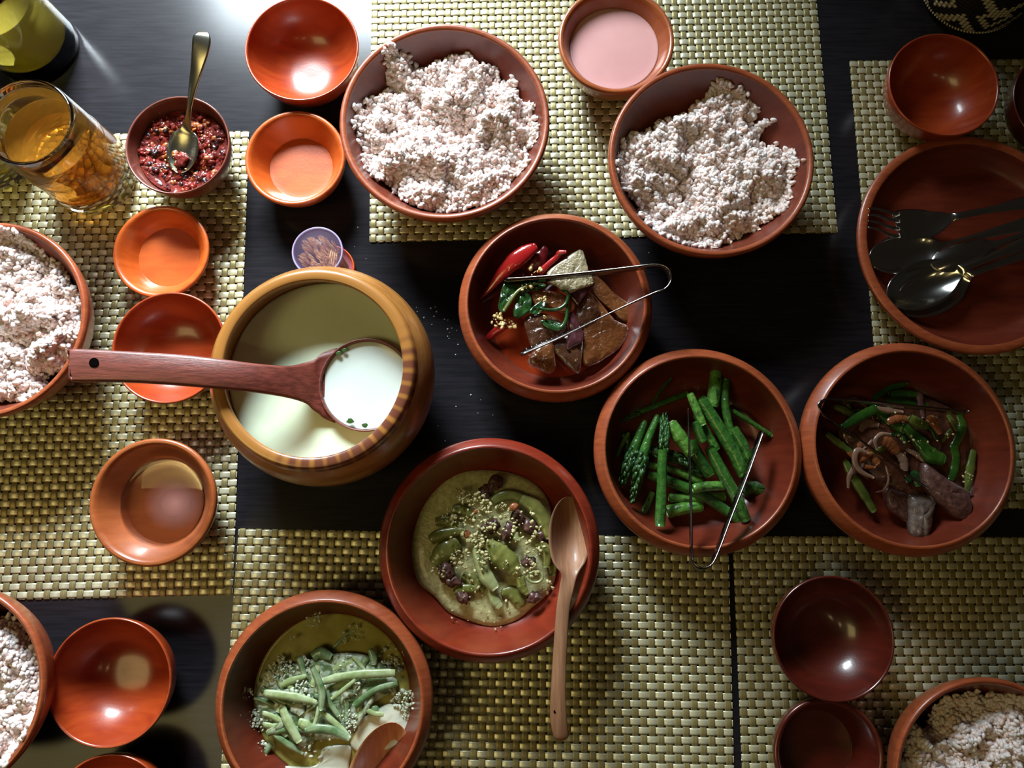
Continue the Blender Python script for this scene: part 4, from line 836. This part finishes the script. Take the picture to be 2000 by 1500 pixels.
# ------------------------------------------------------------------ creamy cucumber dish
def jz(p): return (400 + p[0] / 4.167, 1140 + p[1] / 4.167)
disc(bJ, .024, M['oil'], 'oily_sauce', 'yellow oily dressing in the cucumber dish', 'sauce', sag=.0003)
def J_(pts, z, th, mk, nm, lb, cat, **k): return piece([jz(p) for p in pts], z, th, M[mk], nm, lb, cat, **k)
J_([(1240, 1090), (1340, 1060), (1420, 1010), (1500, 970), (1600, 980), (1700, 1040), (1690, 1130), (1640, 1250), (1500, 1340), (1350, 1370), (1260, 1370), (1190, 1300), (1210, 1180)], .0235, .003, 'cream', 'cream', 'white cream pool beside the orange wooden spoon', 'cream', n=48, rough=.001)
J_([(960, 1340), (1080, 1310), (1190, 1320), (1180, 1440), (1150, 1560), (1000, 1620), (880, 1600), (700, 1620), (600, 1560), (640, 1480), (800, 1500), (940, 1450)], .0235, .0025, 'cream', 'cream', 'white cream streak at the bottom of the cucumber dish', 'cream', n=48, rough=.001)
JG = 'cucumber sticks'
M['mush'] = mat('curd_mush', (.10, .15, .06), .3, 0, .4, (.50, .55, .42), nfreq=110, detail=8, bump=1.3, bfreq=220, contrast=(.42, .60), distort=1.0)
J_([(480, 720), (620, 640), (760, 640), (900, 600), (1080, 560), (1250, 560), (1420, 620), (1560, 760), (1560, 860), (1380, 960), (1280, 1100), (1200, 1240), (1060, 1250), (900, 1270), (800, 1330), (660, 1300), (540, 1180), (460, 1060), (420, 920)], .0232, .006, 'mush', 'curd', 'mottled mix of curd and cucumber under the crossed sticks', 'curd', rough=.007, n=72, fr=180, dome=.35)
rr3 = random.Random(5)
for k in range(26):
    cx_, cy_ = 980 + 430 * rr3.uniform(-1, 1), 930 + 290 * rr3.uniform(-1, 1); a_ = rr3.uniform(-.6, 2.2); L_ = rr3.uniform(60, 150)
    q3 = [(cx_ - L_ * math.cos(a_), cy_ - L_ * math.sin(a_)), (cx_ + rr3.uniform(-20, 20), cy_ + rr3.uniform(-20, 20)), (cx_ + L_ * math.cos(a_), cy_ + L_ * math.sin(a_))]
    stick([jz(p) for p in q3], rr3.uniform(4.5, 8), rr3.uniform(.0295, .033), M[rr3.choice(('cuke_g', 'cuke', 'cuke_g', 'mush'))], 'cucumber_shred', 'curd-smeared cucumber shred low in the pile', 'cucumber', 'cucumber shreds under the sticks', flat=.4, n=8, seg=12, wob=.2)
cuk = [([(1010, 560), (1120, 450), (1260, 330)], [30, 36, 26], .0225, 'cuke_g', 'submerged cucumber stick near the upper rim', ),
 ([(880, 600), (940, 560), (1030, 600)], [40, 52, 34], .030, 'cuke_g', 'green rounded cucumber end at the top of the pile'),
 ([(1340, 530), (1370, 590), (1375, 660)], [22, 38, 26], .031, 'cuke_g', 'ribbed green cucumber end at the upper right'),
 ([(1050, 700), (1110, 670), (1200, 640)], [24, 36, 26], .030, 'cuke', 'pale cucumber stub below the rounded end'),
 ([(1200, 590), (1250, 640), (1300, 700)], [12, 17, 12], .032, 'cuke', 'thin yellow-green sliver at the upper right'),
 ([(830, 870), (850, 790), (880, 700)], [24, 34, 24], .030, 'cuke_g', 'dark cucumber piece standing in the middle'),
 ([(620, 830), (700, 790), (830, 750)], [24, 30, 18], .034, 'cuke', 'cucumber stick at the upper left over the curd'),
 ([(1000, 870), (1080, 830), (1200, 800)], [26, 34, 26], .031, 'cuke', 'broad cucumber stick under the long level one'),
 ([(950, 800), (1100, 760), (1300, 735), (1550, 725)], [30, 34, 36, 34], .036, 'cuke', 'longest level cucumber stick to the right'),
 ([(1030, 940), (1120, 870), (1230, 780)], [16, 20, 16], .038, 'cuke', 'slim yellowish stick sloping down from the longest one'),
 ([(1215, 1000), (1280, 940), (1400, 860), (1570, 810)], [32, 28, 26, 26], .034, 'cuke_g', 'grey-green curved cucumber strip on the right'),
 ([(1330, 1040), (1370, 1030), (1410, 1040)], [36, 44, 34], .030, 'cuke_g', 'dark round cucumber bit in the white cream'),
 ([(1100, 980), (1160, 930), (1230, 900)], [30, 40, 30], .028, 'cuke_g', 'dark cucumber piece in the middle right'),
 ([(700, 1010), (760, 1020), (790, 1060)], [36, 50, 36], .032, 'foam', 'pale mint cucumber chunk in the centre left'),
 ([(395, 935), (470, 950), (560, 995)], [10, 24, 20], .031, 'cuke_g', 'cucumber tip pointing to the left rim'),
 ([(480, 890), (600, 905), (740, 925), (910, 965)], [34, 36, 38, 20], .037, 'cuke', 'whitish stick slanting across the centre left'),
 ([(870, 670), (920, 780), (955, 900), (945, 1030)], [22, 30, 32, 26], .041, 'cuke_g', 'cucumber stick lying down the middle, topmost of the pile'),
 ([(990, 860), (1020, 970), (1090, 1080)], [20, 24, 20], .037, 'cuke_g', 'narrow green stick right of the topmost one'),
 ([(560, 1060), (610, 1150), (670, 1240)], [30, 38, 28], .031, 'cuke_g', 'dark-skinned stick at the lower left'),
 ([(625, 1000), (670, 1110), (720, 1200), (770, 1290)], [28, 40, 40, 30], .036, 'cuke', 'thick pale stick leaning at the lower left'),
 ([(530, 1190), (620, 1270), (700, 1320), (800, 1385)], [16, 26, 28, 14], .032, 'cuke_g', 'slender stick at the bottom of the lower left group'),
 ([(760, 1120), (820, 1150), (880, 1180)], [30, 46, 24], .034, 'cuke', 'wide translucent wedge in the lower centre'),
 ([(925, 990), (910, 1090), (870, 1190)], [12, 17, 14], .038, 'cuke', 'thin rim sliver above the translucent wedge'),
 ([(950, 1040), (1030, 1110), (1110, 1180), (1180, 1260)], [20, 26, 24, 20], .037, 'cuke', 'stick running down to the brown spot'),
 ([(815, 1200), (920, 1180), (1050, 1200), (1180, 1265)], [24, 38, 40, 26], .039, 'cuke_g', 'long bottom stick with green edge over the cream'),
 ([(420, 1500), (470, 1420), (540, 1300)], [22, 28, 22], .028, 'cuke_g', 'pale green stick cut by the picture edge at the lower left'),
 ([(720, 880), (690, 830), (640, 800)], [20, 26, 18], .033, 'cuke', 'short stick beside the curd clump'),
 ([(1080, 1090), (1140, 1060), (1200, 1080)], [24, 34, 24], .030, 'cuke_g', 'dark mottled bit beside the white cream')]
for pts, rad, z, mk, lb in cuk:
    stick([jz(p) for p in pts], [q / 4.167 for q in rad], z, M[mk], 'cucumber_stick', lb, 'cucumber', JG, flat=.42, n=8, seg=16, wob=.1)
sprinkle([(*jz((870, 300)), .034, 16, 40), (*jz((920, 260)), .040, 8, 20), (*jz((340, 880)), .033, 14, 36), (*jz((270, 1090)), .036, 6, 12), (*jz((300, 1230)), .033, 12, 40), (*jz((330, 1400)), .033, 8, 10), (*jz((1210, 420)), .0265, 22, 34), (*jz((720, 440)), .030, 6, 8), (*jz((1520, 620)), .0275, 30, 40), (*jz((1630, 960)), .031, 22, 40), (*jz((1150, 1130)), .034, 24, 44), (*jz((450, 1100)), .029, 26, 50), (*jz((640, 720)), .033, 22, 50), (*jz((1230, 860)), .034, 12, 20), (*jz((450, 1360)), .029, 16, 30)],
         M['foam'], 'curd_crumbs', 'white curd crumbs sprayed over the creamy cucumber dish', 'curd', 2.0, 9)
sprinkle([(*jz((440, 1100)), .026, 22, 60), (*jz((460, 1350)), .026, 16, 40), (*jz((620, 700)), .029, 26, 80), (*jz((560, 790)), .028, 18, 36), (*jz((1620, 940)), .027, 24, 60), (*jz((1500, 630)), .0255, 28, 40), (*jz((810, 660)), .030, 14, 30), (*jz((780, 890)), .034, 24, 50), (*jz((1190, 1120)), .031, 16, 30), (*jz((900, 1300)), .027, 30, 24), (*jz((1650, 1080)), .026, 12, 16), (*jz((480, 1470)), .026, 18, 30), (*jz((1150, 750)), .034, 30, 16)],
         M['foam'], 'curd_crust', 'flaky white curd clinging between the cucumber sticks', 'curd', 3.8, 19, .45)
ws2 = empty('wooden_spoon', P(745, 1500, .04), 'orange-brown wooden spoon dipping into the cucumber dish', 'spoon')
st = ell((772, 1412), (702, 1590), 50, .015, .036, .046, 14, .010) + [ (680, 1610, .056, 13, -.002, 0), (650, 1690, .066, 13, -.002, 0), (615, 1780, .064, 15, -.002, 0)]
b = MB(); b.add(*loft_spoon(st, [.0022, .003, .005, .007, .007, .007], 12, 64, .5)); b.build('spoon_body', M['spoonwood2'], ws2)

# ------------------------------------------------------------------ chili paste and its spoon
cc = bc['c']; zp = .036; rp = float(bc['rin'](zp)) - .0006
b = MB(); g = 60; N = g; rad_ = np.linspace(0, 1, 26); an = np.linspace(0, 2 * math.pi, 84, endpoint=False)
v = []
for r_ in rad_:
    x = cc[0] + r_ * rp * np.cos(an); y = cc[1] + r_ * rp * np.sin(an)
    h = zp + (fbm(x * 120, y * 120, 4) - .5) * .012 * (1 - r_ ** 4) + .002 * r_ + (-(.006) * np.exp(-(((x - cc[0] + .002) / .014) ** 2 + ((y - cc[1] - .012) / .012) ** 2)))
    v.append(np.column_stack([x, y, h]))
b.add(np.array(v).reshape(-1, 3), grid_faces(26, 84, close_m=True))
rnd = random.Random(4)
for _ in range(1500):
    a = rnd.random() * 6.283; d = rp * .95 * math.sqrt(rnd.random()); x = cc[0] + d * math.cos(a); y = cc[1] + d * math.sin(a)
    h = zp + (fbm(np.array([x * 120]), np.array([y * 120]), 4)[0] - .5) * .012 - (.006) * math.exp(-(((x - cc[0] + .002) / .014) ** 2 + ((y - cc[1] - .012) / .012) ** 2)); u = .0007 + .0026 * rnd.random() ** 2
    b.add(*ellipsoid((x, y, h + .0004), u * 1.4, u, u * .6, 8, 5, yaw=rnd.random() * 3, pitch=rnd.random() - .5, noise=.4), rnd.choices((0, 1, 2), (9, 1.4, 1.4))[0])
o = b.build('chili_paste', [M['paste'], M['paste_o'], M['paste_d']], loc=(cc[0], cc[1], zp)); tag(o, 'chunky dark red chili paste in the small brown bowl', 'chili paste', kind='stuff')
sprinkle([(cc_x, cc_y, .042, s_, n) for cc_x, cc_y, s_, n in ((300, 310, 30, 10), (350, 340, 40, 12), (400, 270, 24, 10), (340, 325, 16, 12), (310, 240, 20, 6))], M['seed'], 'chili_seeds', 'yellow seeds speckling the red chili paste', 'seeds', 1.7, 12)
for k, (x, y, r_, mk, lb) in enumerate(((352, 312, 15, 'paste', 'blob of chili paste caught in the tip of the teaspoon'), (363, 262, 9, 'paste_o', 'orange paste crumb at the teaspoon neck'), (342, 300, 7, 'paste_o', 'orange paste shred at the left side of the teaspoon'))):
    lump(x, y, .0425, r_, M[mk], 'paste_blob', lb, 'chili paste', None, sz=.3, noise=.7, ns=20, nr=12)
ts = empty('teaspoon', P(365, 240, .06), 'old steel teaspoon standing in the chili paste', 'spoon')
st = ell((347, 337), (365, 246), 31, .004, .040, .050, 5.5) + [ (369, 215, .062, 5.5, -.0008, 0), (375, 175, .074, 8, -.0008, 0), (384, 130, .086, 13, -.0006, 0), (391, 95, .093, 17.5, -.0005, 0), (394, 72, .096, 17, -.0004, 0), (395, 62, .096, 9, 0, 0)]
b = MB(); b.add(*loft_spoon(st, .0014, 10, 70, .8)); b.build('spoon_body', mat('worn_steel', (.40, .38, .30), .24, 1.0, bump=.06, bfreq=120), ts)

# ------------------------------------------------------------------ cutlery on the plate
def cutlery(name, label, cat, st, m=M['steel'], th=.0014):
    r = empty(name, P(st[3][0], st[3][1], st[3][2]), label, cat, 'steel cutlery on the plate')
    b = MB(); b.add(*loft_spoon(st, th, 12, 84, .8)); b.build('spoon_body' if name == 'spoon' else 'fork_body', m, r); return r
def handle(x0, y0, x1, y1, z0, z1, w0=6, w1=17):
    o = []
    for t_, w_ in ((0, w0), (.25, w0 * .95), (.55, (w0 + w1) / 2), (.85, w1), (.97, w1 * .95), (1, w1 * .4)):
        o.append((x0 + (x1 - x0) * t_, y0 + (y1 - y0) * t_, z0 + (z1 - z0) * t_, w_, -.0008, 0))
    return o
cutlery('spoon', 'steel spoon lowest in the pile, half hidden under the fork', 'spoon', ell((1699, 508), (1838, 481), 40, .008, .028, .029, 8) + handle(1850, 478, 2085, 415, .027, .048, 7, 17))
cutlery('spoon', 'steel spoon lying face down with a yellow lamp glint, above the nested pair', 'spoon', ell((1820, 518), (1945, 478), 29, -.006, .031, .036, 7) + handle(1955, 474, 2160, 405, .037, .050, 7, 16))
cutlery('spoon', 'steel spoon nested beneath the front one', 'spoon', ell((1754, 601), (1889, 540), 44, .008, .021, .028, 8) + handle(1900, 534, 2120, 452, .032, .050, 7, 16))
cutlery('spoon', 'large steel spoon lying on top at the front of the plate', 'spoon', ell((1735, 583), (1876, 528), 46, .013, .030, .035, 8) + handle(1888, 522, 2110, 430, .038, .055, 7, 17))
fk = cutlery('fork', 'steel fork with four tines on top of the cutlery pile', 'fork', [(1752, 440, .033, 27, 0, 0), (1765, 438, .031, 30, .0005, 0), (1790, 437, .030, 30, .0015, 0), (1815, 437, .031, 27, .002, 0), (1840, 430, .033, 18, .001, 0), (1858, 425, .035, 9, 0, 0)] + handle(1875, 421, 2110, 375, .038, .055, 7, 18))
for k, (dy, ty) in enumerate(((-22, 407), (-8, 419), (7, 431), (22, 443))):
    b = MB(); q = [P(1756, 440 + dy, .0325), P(1735, 436 + dy, .035), P(1715, (ty + 431 + dy) / 2, .0375), P(1696, ty, .0395)]
    b.add(*tube(catmull(q, 12), [.0019, .0017, .0014, .0008], 8, .6)); b.build('tine', M['steel'], fk)

# ------------------------------------------------------------------ toothpick holder
tb = P(649, 529, 0); R_ = .0215; ht = .0575; tx = (tb[0], tb[1], 0)
th = empty('toothpick_holder', tx, 'round clear lavender plastic toothpick holder behind the soup pot', 'toothpick holder')
b = MB(); b.add(*lathe([(0, .0055), (R_ - .0018, .0055), (R_ - .0012, .007), (R_ - .0012, ht - .003), (R_ - .0006, ht - .001), (R_, ht - .001), (R_ + .0003, ht - .006), (R_ - .0002, ht - .008), (R_ - .0002, .009), (R_ - .0002, .0045), (0, .0045)], tx, 64)); b.build('clear_body', M['lavender'], th)
b = MB(); b.add(*lathe([(0, 0), (R_ + .0005, 0), (R_ + .0012, .001), (R_ + .0012, .0085), (R_ + .0004, .009), (R_ + .0001, .0086), (R_ + .0001, .0042), (0, .0042)], tx, 64)); b.f = [q[::-1] for q in b.f]; b.build('orange_base', M['cap'], th)
b = MB(); b.add(*lathe([(0, ht - .0004), (R_ - .003, ht - .0004), (R_ - .001, ht + .0004), (R_ + .0006, ht + .0002), (R_ + .001, ht - .0015), (R_ + .0009, ht - .005), (R_ + .0004, ht - .005), (R_ + .0003, ht - .0013), (0, ht - .0013)], tx, 64)); b.f = [q[::-1] for q in b.f]; b.build('clear_lid', M['lid'], th)
b = MB(); b.add(*tube([np.array([tb[0] + (R_ + .0004) * math.cos(a_), tb[1] + (R_ + .0004) * math.sin(a_), ht - .0006]) for a_ in np.linspace(0, 2 * math.pi, 73)], .0008, 8, cap=False)); b.build('lid_rim', M['lidrim'], th)
rnd = random.Random(2); tpm = []
for k in range(150):
    a = rnd.random() * 6.283; d = .0185 * math.sqrt(rnd.random()); bx, by = tb[0] + .006 + d * .75 * math.cos(a), tb[1] - .005 + d * .75 * math.sin(a)
    tx_, ty_ = tb[0] - .0012 + d * 1.0 * math.cos(a + .25) , tb[1] + .0005 + d * 1.0 * math.sin(a + .25)
    zt_ = .046 + rnd.random() * .006
    p0, p1 = np.array([bx, by, .0065]), np.array([tx_, ty_, zt_]); dd = p1 - p0; m_ = p1 - dd * .07
    b = MB(); b.add(*tube([p0, p0 + dd * .05, m_, p1], [.0005, .00105, .00105, .0002], 6)); o = b.build('toothpick', M['pick'])
    tag(o, 'wooden toothpick standing in the round plastic holder', 'toothpick', 'toothpicks in the holder')
for k in range(4):
    p0 = np.array([tb[0] + .012 - k * .0022, tb[1] - .017 + k * .0008, .040]); p1 = np.array([tb[0] + .0165 - k * .0016, tb[1] + .001 + k * .001, .052]); b = MB(); b.add(*tube([p0, p0 * .9 + p1 * .1, p0 * .1 + p1 * .9, p1], [.0004, .0011, .0011, .0003], 6))
    tag(b.build('toothpick', M['pick']), 'toothpick lying crosswise over the others in the holder', 'toothpick', 'crosswise toothpicks')

# ------------------------------------------------------------------ beer glasses
def mug(px, py, label, dlabel, liq, mk, rb=.0415, rt=.0385, h=.108, lz=.080, base=0.0, group='beer glasses'):
    c = P(px, py, 0); c = (c[0], c[1], base); r = empty('beer_glass', c, label, 'glass', group)
    wall = .0032; fl_ = .017
    pr = [(0, 0), (rb - .004, 0), (rb, .002), (rb + .0003, .010), (rb * .5 + rt * .5, h * .5), (rt, h - .0015), (rt - .0008, h), (rt - .0022, h), (rt - .003, h - .0015)]
    ri = lambda z: (rb + (rt - rb) * z / h) - wall
    pr += [(ri(z), z) for z in (h * .8, h * .6, h * .4, fl_ + .014)] + [(ri(fl_) - .003, fl_ + .004), (ri(fl_) - .009, fl_ + .0005), (0, fl_)]
    b = MB(); b.add(*lathe(pr, c, 96)); b.build('glass_body', M['glass'], r)
    q = [(0, fl_ - .0004), (ri(fl_) - .0088, fl_ + .0001), (ri(fl_) - .0027, fl_ + .0037), (ri(fl_ + .014) + .0003, fl_ + .0139), (ri(lz) + .0003, lz), (ri(lz) - .0012, lz - .0006), (0, lz - .0008)]
    b = MB(); b.add(*lathe(q, c, 96)); o = b.build(dlabel[1], mk, loc=c); tag(o, dlabel[0], 'beer')
    b = MB(); rr_ = rb + (rt - rb) * .52 + .0001; b.add(*lathe([(rr_ - .0002, h * .515), (rr_ + .00035, h * .52), (rr_ - .0002, h * .525)], c, 96)); tag(b.build('measure_line', M['glass'], r), 'thin raised measuring line')
    return r
mug(188, 345, 'straight glass of amber beer next to the chili paste', ('amber beer in the glass next to the chili paste', 'beer'), None, M['beer'], base=.0018)
mug(75, 95, 'glass of yellow beer on bare table at the upper left corner', ('yellow beer in the corner glass', 'beer'), None, M['ale'], lz=.075)
mug(6, 296, 'beer glass whose thick base shows behind the amber glass', ('beer in the glass behind the amber one', 'beer'), None, M['ale'], lz=.07, base=.0018)

# ------------------------------------------------------------------ woven container, upper right
wc = P(1893, -22, 0); wr = .054; wcl = (wc[0], wc[1], 0)
wb = empty('woven_container', wcl, 'black and cream woven cane container standing beyond the empty red-orange bowl', 'container')
b = MB(); na, nz_ = 84, 30
prw = catmull([(.0, .0), (wr * .7, .0), (wr * .88, .002), (wr, .014), (wr * 1.0, .05), (wr * .97, .10), (wr * .9, .13), (wr * .6, .142), (0, .145)], 40)
b.add(*lathe(prw, wcl, na)); b.build('inner_shell', M['cane_b'], wb)
cells = [MB(), MB()]
for j in range(34):
    z0 = .004 + j * .0036
    for i in range(na):
        a0 = 2 * math.pi * i / na; a1 = 2 * math.pi * (i + .86) / na; k = i % 14; zz = abs((j + (k if k < 7 else 14 - k)) % 10 - 5)
        dia = abs(k - 7) + abs((j % 14) - 7); cream = (zz <= 1) or (3 <= dia <= 4)
        r0 = np.interp(z0, prw[:28, 1], prw[:28, 0]) + .0004; r1 = np.interp(z0 + .0031, prw[:28, 1], prw[:28, 0]) + .0004; rm = (r0 + r1) / 2 + .0009
        am = (a0 + a1) / 2; pt = lambda r_, a_, z_: (wc[0] + r_ * math.cos(a_), wc[1] + r_ * math.sin(a_), z_)
        cells[0 if cream else 1].add([pt(r0, a0, z0), pt(r0, a1, z0), pt(r1, a1, z0 + .0033), pt(r1, a0, z0 + .0033), pt(rm, am, z0 + .0008), pt(rm, am, z0 + .0026)],
                                     [(0, 1, 4), (1, 2, 5, 4), (2, 3, 5), (3, 0, 4, 5)])
tag(cells[0].build('cream_weave', M['cane_w'], wb), 'cream cane strands of the zigzag pattern', kind='stuff')
tag(cells[1].build('black_weave', M['cane_b'], wb), 'black cane strands', kind='stuff')
b = MB()
for i in range(110):
    a_ = 2 * math.pi * i / 110; b.add(*ellipsoid((wc[0] + (wr * .985) * math.cos(a_), wc[1] + wr * .985 * math.sin(a_), .0065), .0016, .0010, .0013, 6, 4, yaw=a_ + .6))
tag(b.build('beaded_hem', M['cane_w'], wb), 'beaded cane hem round the base', kind='stuff')

# ------------------------------------------------------------------ spilled bits on the table
rnd = random.Random(31); b = MB()
for (x, y, s_, n) in ((870, 640, 50, 16), (840, 600, 30, 6), (1270, 490, 60, 4), (930, 800, 50, 5), (700, 480, 30, 3), (860, 850, 30, 2)):
    for _ in range(n):
        c = P(x + rnd.gauss(0, s_ * .5), y + rnd.gauss(0, s_ * .5), .0003); u = .0003 + rnd.random() * .0005; b.add(*ellipsoid(c, u * 1.3, u, u * .6, 6, 4, yaw=rnd.random() * 3))
tag(b.build('crumbs', M['crumb'], loc=(0, 0, 0)), 'tiny pale crumbs scattered on the dark table between pot and dishes', 'crumbs', kind='stuff')
